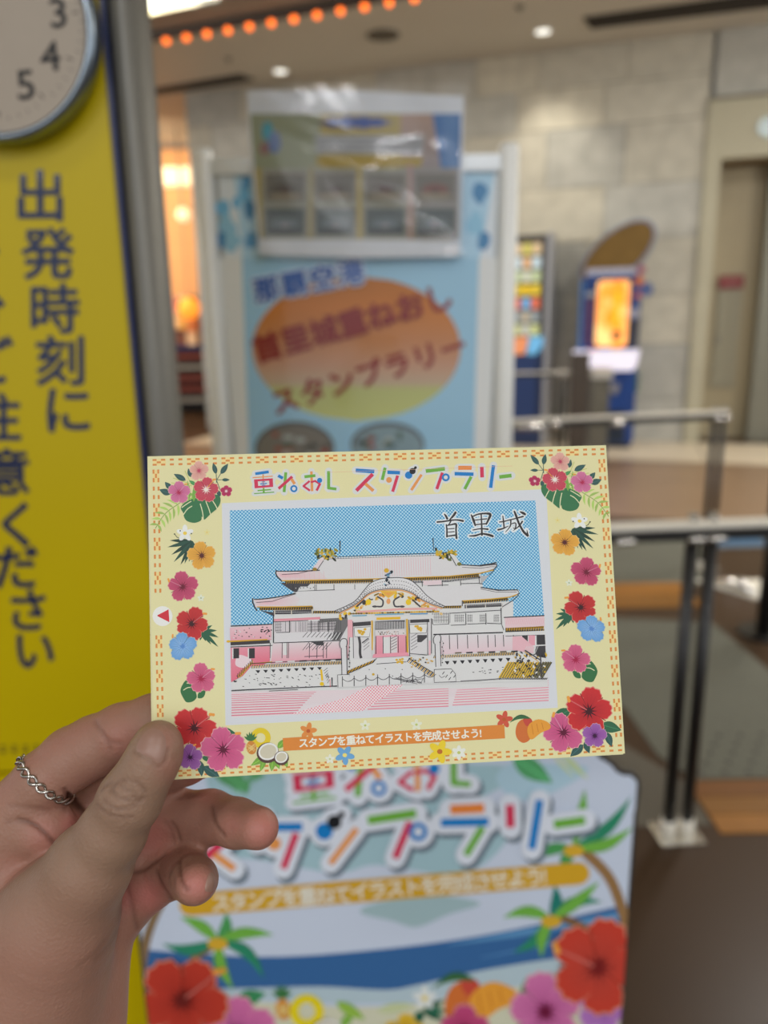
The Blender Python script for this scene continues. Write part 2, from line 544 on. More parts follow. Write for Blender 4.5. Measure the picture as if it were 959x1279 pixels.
# bright fluorescent box in the bulkhead, top left
fx = thing('light_panel', 'bright white fluorescent ceiling light at the top left beside the grey post', 'ceiling light', BF.m)
fp = [at_z(x, y, BZ - 0.02) for x, y in ((120, 31), (188, 17), (274, -1), (290, -60), (120, -60))]
fi = BF.m.inverted(); fq = [fi @ p for p in fp]
prism('diffuser', [(q.x, -q.z) for q in fq], -0.03, -0.004, M('fluorescent', (255, 255, 235), emit=((255, 252, 225), 4.2), var=0), fx, m=Matrix.Rotation(math.radians(-90), 4, 'X'))
tube('frame', [fi @ (p + Vector((0, 0, 0.0))) for p in fp[:3]], 0.012, m_alu_d, fx)


def ceil_thing(name, label, cat, px, py, z=CEIL): return thing(name, label, cat, at_z(px, py, z))


m_emw = M('downlight_glow', (255, 250, 240), emit=((255, 248, 238), 1.3), var=0)
for (px_, py_, lab) in ((678, 38, 'round white recessed downlight above the stone wall'), (350, 88, 'small round downlight above the poster stand')):
    t = ceil_thing('downlight', lab, 'ceiling light', px_, py_)
    disc('rim', (0, 0, -0.012), 0.105, 0.0115, m_white, t); disc('lamp', (0, 0, -0.016), 0.075, 0.004, m_emw, t)
t = ceil_thing('ceiling_speaker', 'round dark grey speaker grille in the beige ceiling', 'speaker', 478, 42)
disc('grille', (0, 0, -0.02), 0.17, 0.0195, M('speaker_mesh', (92, 84, 70), rough=0.7, scale=200, var=0.3), t); disc('rim', (0, 0, -0.012), 0.185, 0.0115, m_ceil, t)
for (px_, py_, lab) in ((285, 73, 'tiny ceiling sprinkler left of the round speaker grille'), (649, 8, 'tiny ceiling sprinkler above the right downlight')):
    t = ceil_thing('sprinkler', lab, 'sprinkler', px_, py_)
    disc('plate', (0, 0, -0.008), 0.045, 0.0078, m_alu_d, t, n=16); disc('head', (0, 0, -0.04), 0.014, 0.032, m_alu_d, t, n=10)


def slot(label, quad):
    P = [at_z(x, y, CEIL) for x, y in quad]
    c = sum(P, Vector()) / 4
    t = thing('air_vent', label, 'air vent', c)
    prism('duct', [(p.x - c.x, p.y - c.y) for p in P], -0.012, -0.001, m_dark, t)
    d = (P[1] - P[0]); e = (P[3] - P[0])
    for k in (0.2, 0.5, 0.8):
        a = P[0] + e * k - c; b = P[0] + e * k + d - c
        tube('slat', [(a.x, a.y, -0.016), (b.x, b.y, -0.016)], 0.008, M('slat_brown', (62, 54, 44)), t, n=6)


slot('long dark slot vent in the ceiling at the upper right', [(728, 21), (1010, -18), (1010, 2), (739, 35)])
slot('dark slot vent in the ceiling above the warm shop opening', [(170, 114), (300, 92), (318, 99), (170, 122)])

# ---------------------------------------------------------------- stone wall of separate blocks
uL = WALL.px(231, 128)[0]; uR = WALL.px(872, 300)[0]
wall = bx('wall_back', (uL, 0, -0.30), (uR, CEIL - 0.002, -0.03), m_joint, None, m=WALL.m)
tag(wall, kind='structure')
rowh = [0.50, 0.62, 0.55, 0.60, 0.58, 0.62, 0.42]
z = 0.0; r = 0
bmeshes = {}
while z < CEIL - 0.05:
    h = min(rowh[r % 7], CEIL - 0.003 - z)
    u = uL; first = True
    while u < uR - 0.01:
        w = random.choice((0.7, 0.95, 1.2, 0.85))
        if first: w *= 0.4 + 0.5 * (r % 2)
        first = False
        if uR - (u + w) < 0.3: w = uR - u
        pr = random.uniform(0.0, 0.006)
        b = bx('stone_block', (u + 0.003, z + 0.003, -0.03), (u + w - 0.003, z + h - 0.003, pr), random.choice(m_stone), wall, bev=0.004)
        u += w
    z += h; r += 1
# the wall turns the corner into the shop opening on the left
tag(bx('wall_left', (uL, 0, -4.5), (uL + 0.25, CEIL - 0.002, -0.31), m_joint, None, m=WALL.m), kind='structure')

# ---------------------------------------------------------------- portal with a service door on the right
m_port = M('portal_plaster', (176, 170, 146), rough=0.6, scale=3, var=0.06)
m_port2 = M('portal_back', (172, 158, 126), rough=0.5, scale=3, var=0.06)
m_grey = M('service_door_paint', (150, 144, 122), rough=0.5, scale=3, var=0.04)
zh = WALL.px(920, 198)[1]; zt = WALL.px(920, 124)[1]; u0 = uR; u1 = WALL.px(892, 300)[0]
por = bx('wall_right', (u0, 0, -0.12), (u1, zt, 0.05), m_port, None, m=WALL.m); tag(por, kind='structure')
bx('header', (u1 + 0.001, zh, -0.12), (u0 + 5.0, zt, 0.05), m_port, por)
bx('upper_panel', (u0 + 0.05, zt + 0.03, -0.12), (u0 + 5.0, CEIL - 0.003, 0.0), m_stone[3], por)
bx('ledge', (u0, zt, -0.12), (u0 + 5.0, zt + 0.03, 0.07), M('ledge_dark', (110, 102, 86)), por)  # ledge in a darker grey-brown than the header
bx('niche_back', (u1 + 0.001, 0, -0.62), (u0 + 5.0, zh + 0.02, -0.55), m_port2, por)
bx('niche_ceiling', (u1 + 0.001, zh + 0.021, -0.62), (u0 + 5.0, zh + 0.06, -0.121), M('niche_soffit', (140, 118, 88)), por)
bx('jamb', (u1 + 0.55, 0, -0.549), (u1 + 0.9, zh, -0.30), M('lift_frame', (120, 118, 104), rough=0.35, metal=0.3), por)
NB = yaw_frame(wall_uv(0, -0.549), -18)
d0 = NB.px(893, 400)[0]; d1 = NB.px(924, 400)[0]; dz0 = NB.px(905, 484)[1]; dz1 = NB.px(905, 362)[1]
dr = bx('door_1', (d0, dz0, 0.0), (d1, dz1, 0.03), m_grey, None, bev=0.006, m=NB.m); tag(dr, kind='structure')
bx('door_handle', (d0 + 0.035, (dz0 + dz1) / 2 - 0.05, 0.03), (d0 + 0.06, (dz0 + dz1) / 2 + 0.05, 0.05), m_alu_d, dr)
s0 = NB.px(897, 353); s1 = NB.px(929, 345); s2 = NB.px(900, 362)
sg = thing('wall_sign', 'small dark red sign above the grey service door', 'sign', NB.m @ Matrix.Translation((s0[0], s2[1] + 0.01, 0.031)))
m_red = M('sign_red', (128, 40, 40), rough=0.5)
bx('plate', (0, 0, 0.0), (s1[0] - s0[0], s1[1] - s2[1], 0.012), m_red, sg, bev=0.002)
bx('stripe', (0.05, 0.055, 0.0121), (s1[0] - s0[0] - 0.05, 0.075, 0.0135), M('sign_stripe', (176, 120, 116)), sg)
lp = thing('wall_plate', 'round grey plate on the portal header at the right edge', 'plate', WALL.m @ Matrix.Translation((WALL.px(958, 160)[0], WALL.px(958, 160)[1], 0.05)))
disc('disc', (0, 0, 0), 0.10, 0.02, M('plate_grey', (140, 150, 150), rough=0.3, metal=0.4), lp)

# ---------------------------------------------------------------- warm shop seen through the opening on the left
SH = yaw_frame((0, 13.5, 0), 0)
m_warm = M('shop_wall_paint', (225, 170, 115), rough=0.7, scale=2, var=0.1)
sw = bx('wall_shop', (-9, 0, -0.2), (-1.5, 4.2, 0), m_warm, None, m=SH.m); tag(sw, kind='structure')
area('shop_light', (-4.3, 11.2, 3.6), 1.0, 0.6, 105, (1, 0.80, 0.56), target=(-4.3, 13.4, 1.6))
m_glow = M('warm_glow', (255, 225, 180), emit=((255, 224, 180), 1.1), var=0)
m_gloww = M('white_glow', (255, 240, 235), emit=((255, 226, 220), 1.1), var=0)
m_orange = M('orange_glow', (255, 150, 50), emit=((255, 145, 45), 1.3), var=0)


def sh(px_, py_, w=0.0):
    u, v = SH.px(px_, py_, w); return u, v


def shbox(name, q0, q1, w0, w1, mat, parent, base):
    a = sh(q0[0], q1[1], w1); b = sh(q1[0], q0[1], w1)
    return bx(name, (a[0] - base[0], a[1] - base[1], w0), (b[0] - base[0], b[1] - base[1], w1), mat, parent)


def shthing(name, label, cat, q, w, group=None):
    u, v = sh(q[0], q[1], w)
    return thing(name, label, cat, SH.m @ Matrix.Translation((u, v, 0)), group), (u, v)


t, bq = shthing('wall_lamp', 'wide cream glowing lamp box on the warm shop wall', 'lamp', (218, 232), 0.5)
shbox('diffuser', (196, 208), (243, 230), 0.06, 0.35, m_glow, t, bq); shbox('bracket', (206, 212), (232, 226), 0.0, 0.06, m_alu_d, t, bq)
t, bq = shthing('spot_lamp', 'small pinkish white lamp high on the shop wall', 'lamp', (215, 174), 0.4)
shbox('diffuser', (205, 163), (230, 173), 0.06, 0.35, m_gloww, t, bq); shbox('bracket', (212, 165), (222, 171), 0.0, 0.06, m_alu_d, t, bq)
for (x, y, rr, mm, wz, lab) in ((229, 268, 0.11, m_glow, 0.6, 'round cream globe lamp beside the poster stand pole'),
                            (236, 385, 0.17, m_orange, 1.15, 'bright orange paper lantern among the shop goods')):
    t, bq = shthing('globe_lamp', lab, 'lamp', (x, y), wz)
    ball('shade', (0, 0, wz), rr, mm, t); tube('cord', [(0, rr, wz), (0, CEIL - 0.003 - bq[1], wz)], 0.008, m_alu_d, t, n=8)
# goods shelf
zc = sh(220, 432, 0.7)[1]
shelf, sb = shthing('display_shelf', 'dark shelf unit with goods in the warm shop', 'shelf', (215, 560), 0.7)
shelf.matrix_world = SH.m @ Matrix.Translation((sb[0], 0, 0))
m_navy = M('navy_laminate', (30, 34, 92), rough=0.4); m_bwood = M('dark_shelf', (66, 54, 50), rough=0.5)
m_rlam = M('red_laminate', (138, 66, 54), rough=0.5); m_pale = M('pale_goods', (150, 146, 140), rough=0.6)
bx('top', (-0.9, zc - 0.06, 0.1), (0.9, zc, 0.75), m_navy, shelf)
for k in range(1, 6):
    bx('shelf_board', (-0.9, zc * (1 - k / 6.2) - 0.02, 0.1), (0.9, zc * (1 - k / 6.2) + 0.04, 0.72), m_rlam if k in (1, 3, 4) else m_pale, shelf)
bx('back_panel', (-0.9, 0, 0.05), (0.9, zc - 0.061, 0.1), m_bwood, shelf)
for s_ in (-0.9, 0.86): bx('side_panel', (s_, 0, 0.1001), (s_ + 0.04, zc - 0.061, 0.73), m_bwood, shelf)
cols = [(210, 120, 60), (235, 200, 160), (190, 60, 50), (240, 180, 90), (120, 70, 50), (230, 160, 140), (250, 220, 190), (90, 60, 50), (220, 130, 110), (245, 190, 120)]
gm = [M('goods_%d' % i, c, rough=0.5) for i, c in enumerate(cols)]
nm = ['lower row next to the grey post', 'lower row, second from the grey post', 'lower row, third from the grey post', 'lower row beside the poster pole',
      'middle row next to the grey post', 'middle row, second from the grey post', 'middle row, third from the grey post', 'middle row beside the poster pole',
      'top row next to the grey post', 'top row, second from the grey post', 'top row, third from the grey post', 'top row beside the poster pole']
cn = ['orange', 'cream', 'red', 'golden', 'brown', 'salmon', 'ivory', 'dark brown', 'coral', 'amber']
k = 0
for row in range(3):
    for c in range(4):
        x = 199 + c * 12.5; y = 430 - row * 19
        u, v = sh(x + 5, y, 0.45)
        t = thing('gift_box', '%s gift box on the shop shelf, %s' % (cn[(k * 7 + row) % 10], nm[k]), 'box', SH.m @ Matrix.Translation((u, zc + row * 0.262, 0.40 - row * 0.02)), 'gift boxes on the shop shelf')
        bx('carton', (-0.078, 0.0, -0.15), (0.078, 0.215, 0.15), gm[(k * 7 + row) % 10], t, bev=0.008)
        bx('lid', (-0.081, 0.2151, -0.155), (0.081, 0.26, 0.155), gm[(k * 3 + 1) % 10], t)
        k += 1

# the two wall-washing downlights
q_ = at_z(678, 38, CEIL - 0.05); g_ = wall_uv(WALL.px(690, 230)[0], 0, WALL.px(690, 230)[1] - 0.3)
spot('downlight_beam', q_, g_, 66, 74, 0.95)
q_ = at_z(350, 88, CEIL - 0.05); spot('downlight_beam', q_, wall_uv(WALL.px(350, 200)[0], 0, 1.8), 60, 60, 0.8, (1, 0.88, 0.7))


# ================================================================== machines by the wall
MF = yaw_frame(wall_uv(0, 0.62), -18)           # front plane of the machines


def mf(px_, py_, w=0.0): return MF.px(px_, py_, w)


m_blue = M('cabinet_blue', (22, 62, 130), rough=0.35, coat=0.3)
m_bluel = M('cabinet_light_blue', (60, 110, 170), rough=0.35)
m_navy2 = M('cabinet_navy', (30, 46, 84), rough=0.4)
m_silver = M('cabinet_silver', (176, 176, 178), rough=0.35, metal=0.5)

# capsule display cabinet
a = mf(630, 556); b = mf(684, 292)
base = thing('display_cabinet', 'tall dark blue vending cabinet with lit rows of product cards, behind the poster stand', 'vending machine', MF.m @ Matrix.Translation((a[0], 0, 0)))
W_ = b[0] - a[0]; H_ = b[1]; zl = mf(660, 428)[1]
bx('body', (0, 0.0, -0.5), (W_, zl, 0.0), m_navy2, base, bev=0.01)
bx('case', (0, zl + 0.001, -0.5), (W_, H_, -0.04), M('case_dark', (60, 56, 54), rough=0.4), base)
bx('side_rail', (W_, 0.02, -0.45), (W_ + 0.05, H_ + 0.02, 0.02), m_silver, base)
bx('lower_door', (0.08, 0.15, 0.0), (W_ - 0.08, zl - 0.08, 0.012), M('door_navy', (38, 60, 108), rough=0.35), base)
cc = [(225, 200, 160), (215, 205, 110), (205, 225, 240), (230, 185, 140), (200, 215, 170), (215, 220, 200), (240, 205, 60), (245, 200, 40), (235, 120, 90), (120, 180, 230),
      (150, 160, 165), (190, 180, 160), (210, 215, 150), (200, 205, 195)]
mcc = [M('product_card_%d' % i, c, emit=(c, 0.25), rough=0.4, scale=30, var=0.3) for i, c in enumerate(cc)]
nc, nr = 3, 7
for r_ in range(nr):
    for c_ in range(nc):
        x0 = 0.05 + c_ * (W_ - 0.1) / nc; y0 = zl + 0.08 + (nr - 1 - r_) * (H_ - zl - 0.14) / nr
        bx('product_card', (x0, y0, -0.04), (x0 + (W_ - 0.1) / nc - 0.02, y0 + (H_ - zl - 0.14) / nr - 0.025, -0.02), mcc[(r_ * 2 + c_ % 2) % 14], base)
prism('sloped_tray', [(W_ * 0.62, zl + 0.07), (W_ * 0.97, zl + 0.07), (W_ * 0.97, zl - 0.03), (W_ * 0.8, zl - 0.13), (W_ * 0.55, zl - 0.13)], 0.0125, 0.05, M('tray_blue', (110, 180, 225), emit=((110, 180, 225), 0.3)), base)
prism('tray_label', [(0.05, zl + 0.05), (W_ * 0.6, zl + 0.07), (W_ * 0.5, zl - 0.12), (0.05, zl - 0.14)], 0.0125, 0.04, M('tray_orange', (235, 150, 100), emit=((235, 150, 100), 0.3)), base)

# game machine with the oval bronze topper and lit screen
a = mf(722, 552); b = mf(800, 340)
gx = a[0]
gm_ = thing('game_machine', 'blue arcade game machine with orange lit screen and oval bronze topper', 'game machine', MF.m @ Matrix.Translation((gx, 0, 0)))


def g(px_, py_, w=0.0):
    u, v = mf(px_, py_, w); return u - gx, v


wb = g(800, 340)[0]; zk0 = g(760, 461)[1]; zk1 = g(760, 437)[1]; zt_ = g(760, 343)[1]
lo0, lo1 = g(741, 500)[0], g(793, 500)[0]
bx('lower_body', (lo0 - 0.02, 0.05, -0.45), (lo1, zk0, -0.02), m_blue, gm_, bev=0.015)
bx('plinth', (lo0, 0.0, -0.42), (lo1 - 0.03, 0.05, -0.06), m_black, gm_)
bx('kick_panel', (g(760, 500)[0], 0.08, -0.02), (g(782, 500)[0], 0.42, 0.02), M('kick_dark', (20, 34, 52), rough=0.4), gm_)
prism('emblem', [(g(771 + x, 420)[0], g(770, 485 + y)[1]) for x, y in ((-6, -6), (6, -6), (5, 4), (0, 9), (-5, 4))], -0.02, 0.0, M('emblem_grey', (140, 140, 146), rough=0.4), gm_)
prism('green_decal', [(g(791, 420)[0], g(790, y)[1]) for y in (470, 492)] + [(g(801, 420)[0], g(790, y)[1]) for y in (490, 466)], -0.10, -0.05, M('decal_green', (70, 110, 70)), gm_)
prism('control_deck', [(g(718, 420)[0], zk1), (g(800, 420)[0], zk1), (g(797, 420)[0], zk0 + 0.05), (g(792, 420)[0], zk0), (g(733, 420)[0], zk0), (g(722, 420)[0], zk1 - 0.12)], -0.2, 0.30,
      M('deck_white', (235, 230, 245), emit=((232, 228, 250), 0.42), rough=0.3), gm_)
for i, (x, c) in enumerate(((742, (200, 60, 70)), (757, (80, 110, 200)), (771, (220, 180, 80)))):
    u = g(x, 420)[0]
    disc('button', (u, 0, 0), 0.035, 0.02, M('button_%d' % i, c, rough=0.3), gm_, n=14, m=Matrix.Translation((0, zk1, 0.08)) @ Matrix.Rotation(math.radians(-90), 4, 'X'))
bx('upper_body', (g(727, 420)[0], zk1 + 0.001, -0.45), (g(797, 420)[0], zt_, -0.05), m_blue, gm_, bev=0.02)
bx('side_panel', (g(723, 420)[0], zk1 + 0.001, -0.42), (g(727, 420)[0] - 0.001, zt_ - 0.05, 0.05), m_bluel, gm_)
# screen: rounded lit picture
sx0, sx1 = g(743, 420)[0], g(783, 420)[0]; sz0, sz1 = g(760, 433)[1], g(760, 350)[1]
rr = 0.05; P = []
for cx_, cy_, a0 in ((sx1 - rr, sz1 - rr, 0), (sx0 + rr, sz1 - rr, 90), (sx0 + rr, sz0 + rr, 180), (sx1 - rr, sz0 + rr, 270)):
    for j in range(5):
        t_ = math.radians(a0 + j * 22.5); P.append((cx_ + rr * math.cos(t_), cy_ + rr * math.sin(t_)))
prism('screen_bezel', [(x + (0.02 if x > (sx0 + sx1) / 2 else -0.02), y + (0.02 if y > (sz0 + sz1) / 2 else -0.02)) for x, y in P], -0.05, -0.03, m_navy2, gm_)
ms, nt, bb = new_mat('screen_picture')
nz = nt.nodes.new('ShaderNodeTexNoise'); nz.inputs['Scale'].default_value = 4.5; tc = nt.nodes.new('ShaderNodeTexCoord'); nt.links.new(tc.outputs['Object'], nz.inputs['Vector'])
cr = nt.nodes.new('ShaderNodeValToRGB'); cr.color_ramp.elements[0].position = 0.38; cr.color_ramp.elements[0].color = lin((255, 140, 20)) + [1]
cr.color_ramp.elements[1].position = 0.62; cr.color_ramp.elements[1].color = lin((255, 196, 120)) + [1]
nt.links.new(nz.outputs['Fac'], cr.inputs[0]); nt.links.new(cr.outputs[0], bb.inputs['Emission Color']); nt.links.new(cr.outputs[0], bb.inputs['Base Color']); bb.inputs['Emission Strength'].default_value = 0.85
scr = prism('screen', P, -0.029, -0.02, ms, gm_)
bx('screen_figure', (g(764, 420)[0], g(0 + 760, 424)[1], -0.0199), (g(775, 420)[0], g(760, 414)[1], -0.016), M('figure_brown', (120, 60, 30)), scr)
bx('screen_text', (g(766, 420)[0], g(760, 405)[1], -0.0199), (g(771, 420)[0], g(760, 365)[1], -0.017), M('figure_yellow', (250, 170, 10), emit=((255, 170, 20), 0.8)), scr)
bx('side_strip', (g(729, 420)[0], zk1 + 0.05, -0.05), (g(738, 420)[0], g(760, 372)[1], -0.035), M('strip_mauve', (96, 60, 100), rough=0.4, scale=14, var=0.6), gm_)
bx('top_strip', (g(729, 420)[0], g(760, 370)[1], -0.05), (g(741, 420)[0], g(760, 364)[1], -0.03), m_silver, gm_)
for (x, y, r_, c) in ((794, 352, 0.05, (190, 100, 50)), (790, 392, 0.055, (150, 150, 165)), (796, 338, 0.04, (150, 60, 90)), (803, 362, 0.075, (80, 100, 150)), (794, 370, 0.03, (200, 90, 60))):
    disc('badge', (g(x, 420)[0], g(760, y)[1], -0.05 if x < 797 else -0.20), r_, 0.03, M('badge_%d_%d' % (x, y), c, rough=0.35), gm_, n=18)
bx('speaker_column', (g(785, 420)[0], zk1 + 0.02, -0.05), (g(796, 420)[0], g(760, 400)[1], -0.03), M('col_dark', (44, 44, 52)), gm_)
# oval topper, tilted
tc_ = g(770, 317); ang = math.radians(40)


def oval(rx, ry, n=36, pinch=0.0):
    P = []
    for i in range(n):
        t_ = 2 * math.pi * i / n
        x = rx * math.cos(t_); y = ry * math.sin(t_)
        P.append((tc_[0] + x * math.cos(ang) - y * math.sin(ang), tc_[1] + x * math.sin(ang) + y * math.cos(ang)))
    return P


prism('topper_frame', oval(0.46, 0.245), -0.30, -0.12, M('topper_grey_blue', (120, 126, 150), rough=0.4), gm_)
prism('topper_disc', oval(0.425, 0.215), -0.119, -0.09, M('topper_bronze', (112, 84, 34), rough=0.3, metal=0.5, scale=5, var=0.35), gm_, bev=0.01)
bx('topper_base', (g(728, 420)[0], zt_ + 0.001, -0.40), (g(790, 420)[0], zt_ + 0.07, -0.06), M('base_pale', (170, 172, 190), rough=0.4), gm_)
prism('cable_leg', [(g(732, 420)[0], zt_ + 0.07), (g(738, 420)[0], zt_ + 0.07), (g(744, 420)[0], zt_ + 0.35), (g(739, 420)[0], zt_ + 0.35)], -0.30, -0.25, m_silver, gm_)

# dark partition board and glass bin in front of the machine
PF = yaw_frame(at_z(725, 584, 0), -6)
a = PF.px(714, 441); b = PF.px(737, 441)
pb = thing('partition_board', 'tall dark brown board standing left of the arcade machine', 'partition', PF.m @ Matrix.Translation((a[0], 0, 0)))
bx('panel', (0, 0.02, -0.04), (b[0] - a[0], b[1], 0), M('board_brown', (66, 56, 46), rough=0.5), pb, bev=0.004)
bx('foot', (-0.04, 0, -0.2), (b[0] - a[0] + 0.04, 0.02, 0.12), m_black, pb)
c0_ = PF.px(739, 470); c1_ = PF.px(763, 457)
gb = thing('leaflet_holder', 'grey clear leaflet bin beside the dark board', 'bin', PF.m @ Matrix.Translation((c0_[0], 0, 0)))
wq = c1_[0] - c0_[0]
bx('body', (0.002, 0.02, -0.3), (wq, c1_[1] - 0.12, -0.01), M('bin_grey', (96, 92, 80), rough=0.25, scale=8, var=0.3), gb)
bx('top_shelf', (0.0, c1_[1] - 0.119, -0.32), (wq + 0.02, c1_[1] - 0.03, 0.02), M('bin_top', (180, 176, 166), rough=0.3), gb)
bx('foot', (0.0, 0.0, -0.28), (wq, 0.019, -0.02), m_black, gb)

# ================================================================== queue fences
RH = 0.905


def fence(label, pts, posts, rail_px, hw, group='steel queue fences'):
    """pts: the two floor positions under the rail ends; posts: parameters along it"""
    A, B = Vector(pts[0]), Vector(pts[1]); d = (B - A).normalized(); L = (B - A).length
    fr = Frame((A.x, A.y, 0), d, (0, 0, 1))
    t = thing('queue_fence', label, 'fence', fr.m, group)
    bm = bmesh.new(); add_box(bm, (0, RH - 0.045, -0.022), (L, RH - 0.016, 0.022), 0.003)
    put('rail_shaded_side', bm_mesh(bm, 'rail_shaded_side'), m_black, t)  # shaded side of the rail, its darkness put into black
    bx('rail_lit_top', (-0.005, RH - 0.0155, -0.024), (L + 0.005, RH, 0.024), m_rail, t, bev=0.004)  # top of the rail, its brightness put into a pale colour
    for u in posts:
        for s_ in (-1, 1):
            tube('post', [(u + s_ * hw, 0.008, 0), (u + s_ * hw, RH - 0.046, 0)], 0.0165, m_black, t, n=14)
            disc('bolt', (0, 0, 0), 0.013, 0.02, m_chrome, t, n=14, m=Matrix.Translation((u + s_ * hw, RH + 0.0005, 0)) @ Matrix.Rotation(math.radians(-90), 4, 'X'))
            tube('clamp', [(u + s_ * hw - 0.022, RH - 0.040, 0.027), (u + s_ * hw + 0.022, RH - 0.040, 0.027)], 0.009, m_chrome, t, n=10)
        bx('foot_plate', (u - hw - 0.036, 0.0002, -0.052), (u + hw + 0.036, 0.008, 0.052), m_chrome, t, bev=0.002)
        for s_ in (-1, 1):
            tube('foot_collar', [(u + s_ * hw, 0.0081, 0), (u + s_ * hw, 0.05, 0)], 0.021, m_rail, t, n=14)
    return t, fr, L


n0 = at_z(760, 655, RH); n1 = at_z(1180, 640, RH); pn = at_z(877, 650, RH)
dn = (n1 - n0).normalized()
tn, frn, Ln = fence('nearest steel fence with flat top rail and double black post, crossing right of the card', ((n0 - dn * 0.5), n1), [(pn - n0).length + 0.5], 0, 0.026)
fu = frn.px(776, 660)[0]
tube('clamp', [(fu - 0.025, RH - 0.040, 0.027), (fu + 0.025, RH - 0.040, 0.027)], 0.010, m_chrome, tn, n=10)

f0 = at_z(637, 524, RH); f1 = at_z(908, 513, RH)
df = (f1 - f0).normalized()
tf_, frf, Lf_ = fence('middle steel fence with light rail ending in a double post, behind the nearest fence', (f0 - df * 0.3, f1), [(f1 - f0).length + 0.3 - 0.045], 0, 0.027)
for px_ in (659, 768):
    fu = frf.px(px_, 520)[0]
    tube('clamp', [(fu - (0.085 if px_ < 700 else 0.035), RH - 0.038, 0.032), (fu + (0.085 if px_ < 700 else 0.035), RH - 0.038, 0.032)], 0.019, m_chrome, tf_, n=10)
fu = frf.px(690, 520)[0]
tube('bolt', [(fu, RH - 0.03, 0.03), (fu, RH - 0.03, 0.05)], 0.026, m_chrome, tf_, n=16)
g0 = at_z(560, 466, RH); g1 = at_z(712, 464, RH)
fence('farthest steel fence, short rail in front of the dark blue vending cabinet', (g0, g1), [0.2, (g1 - g0).length - 0.08], 0, 0.03)

# post and display stand at the right edge
pp = at_z(953, 792, 0)
t = thing('sign_post', 'dark upright post at the right edge beyond the nearest fence', 'post', pp)
tube('pole', [(0, 0, 0.015), (0, 0, 1.02)], 0.034, m_black, t, n=16); disc('base', (0, 0, 0), 0.11, 0.015, m_black, t)
pq = at_z(922, 738, 0.0)
t = thing('stand_base', 'silver wedge shaped stand foot on the floor beside the dark edge post', 'stand', pq)
bm = bmesh.new()
add_tube(bm, [(-0.10, 0.12, 0.02), (0.0, -0.03, 0.05), (0.03, -0.10, 0.015)], [0.018, 0.035, 0.02], 12)
put('foot', bm_mesh(bm, 'foot'), m_chrome, t, smooth=True)
prism('plate', [(-0.17, 0.16), (0.22, 0.14), (0.20, -0.08), (0.02, -0.14)], 0.0005, 0.014, m_rail, t)
bq_ = at_z(920, 678, 0.0)
t = thing('floor_sticker', 'blue printed sticker on the floor seen under the nearest fence rail', 'sticker', bq_)
prism('sheet', [(-0.20, -0.14), (0.22, -0.12), (0.21, 0.16), (-0.19, 0.14)], 0.0045, 0.006, M('sticker_grey', (104, 110, 116), rough=0.5), t)
prism('blue_print', [(-0.16, -0.09), (0.20, -0.07), (0.16, 0.10), (-0.15, 0.06)], 0.0061, 0.0066, M('sticker_blue', (62, 100, 134), rough=0.5), t)


# ================================================================== printed motifs shared by the card and the big board
DG = (52, 88, 84); G = (58, 120, 68); LG = (150, 188, 88)


def compose(f, g_): return (lambda x, y: f(*g_(x, y))) if f else g_


def hib(A, x, y, r, col, inner, eye, rot=0, stam=None, seed=1, star=None, rim=None, sq=1.0):
    rd = random.Random(seed)
    pet = []
    for k in range(5):
        a0 = rot + k * 72 + rd.uniform(-5, 5); P = []
        rr = r * rd.uniform(0.92, 1.04)
        for t in [i / 7 for i in range(-7, 8)]:
            a = math.radians(a0 + t * 41); q = rr * (1.0 - 0.42 * abs(t) ** 3.0) * (1 + 0.04 * math.cos(t * 16 + k))
            P.append((x + q * math.cos(a), y + sq * q * math.sin(a)))
        pet.append((a0, P))
    if rim:
        for a0, P in pet:
            A.poly([(x, y)] + [(x + (px_ - x) * (1 + 1.1 / r), y + (py_ - y) * (1 + 1.1 / r)) for px_, py_ in P], rim)
    dk = tuple(int(c * 0.78) for c in col)
    rc = tuple(int(c * .45 + w * .55) for c, w in zip(col, (238, 222, 190)))
    for a0, P in pet:
        A.poly([(x, y)] + [(x + (px_ - x) * 1.045, y + (py_ - y) * 1.045) for px_, py_ in P], rc)
        A.fan((x, y), P, inner, col, closed=False)
        A.line([(x + r * .2 * math.cos(math.radians(a0 + 36)), y + sq * r * .2 * math.sin(math.radians(a0 + 36))),
                (x + r * .84 * math.cos(math.radians(a0 + 36)), y + sq * r * .84 * math.sin(math.radians(a0 + 36)))], [r * .03, r * .045], dk)
        for d in (-16, 0, 16):
            a = math.radians(a0 + d)
            A.line([(x + r * .3 * math.cos(a), y + sq * r * .3 * math.sin(a)), (x + r * .75 * math.cos(a), y + sq * r * .75 * math.sin(a))], [r * .035, .1], tuple(int(c * 0.9) for c in col))
    if star:
        P = []
        for i in range(20):
            a = math.radians(i * 18); q = r * (0.42 if i % 2 == 0 else 0.13)
            P.append((x + q * math.cos(a), y + sq * q * math.sin(a)))
        A.poly(P, star)
    else:
        P = []
        for i in range(22):
            a = math.radians(i * 360 / 22); q = r * ((0.34 + 0.10 * rd.random()) if i % 2 == 0 else 0.13)
            P.append((x + q * math.cos(a), y + sq * q * math.sin(a)))
        A.poly(P, eye)
    if stam is not None:
        a = math.radians(stam)
        A.line([(x + r * .1 * math.cos(a), y + r * .1 * math.sin(a)), (x + r * .98 * math.cos(a), y + r * .98 * math.sin(a))], [r * .05, r * .045], tuple(int(c * .7 + 66) for c in col) if not star else (240, 170, 60))
        for dx in (-.05, .06, 0):
            A.ell(x + r * (1.0 + dx) * math.cos(a + dx), y + r * (1.0 + dx) * math.sin(a + dx), r * .07, r * .07, (235, 160, 70), n=8)


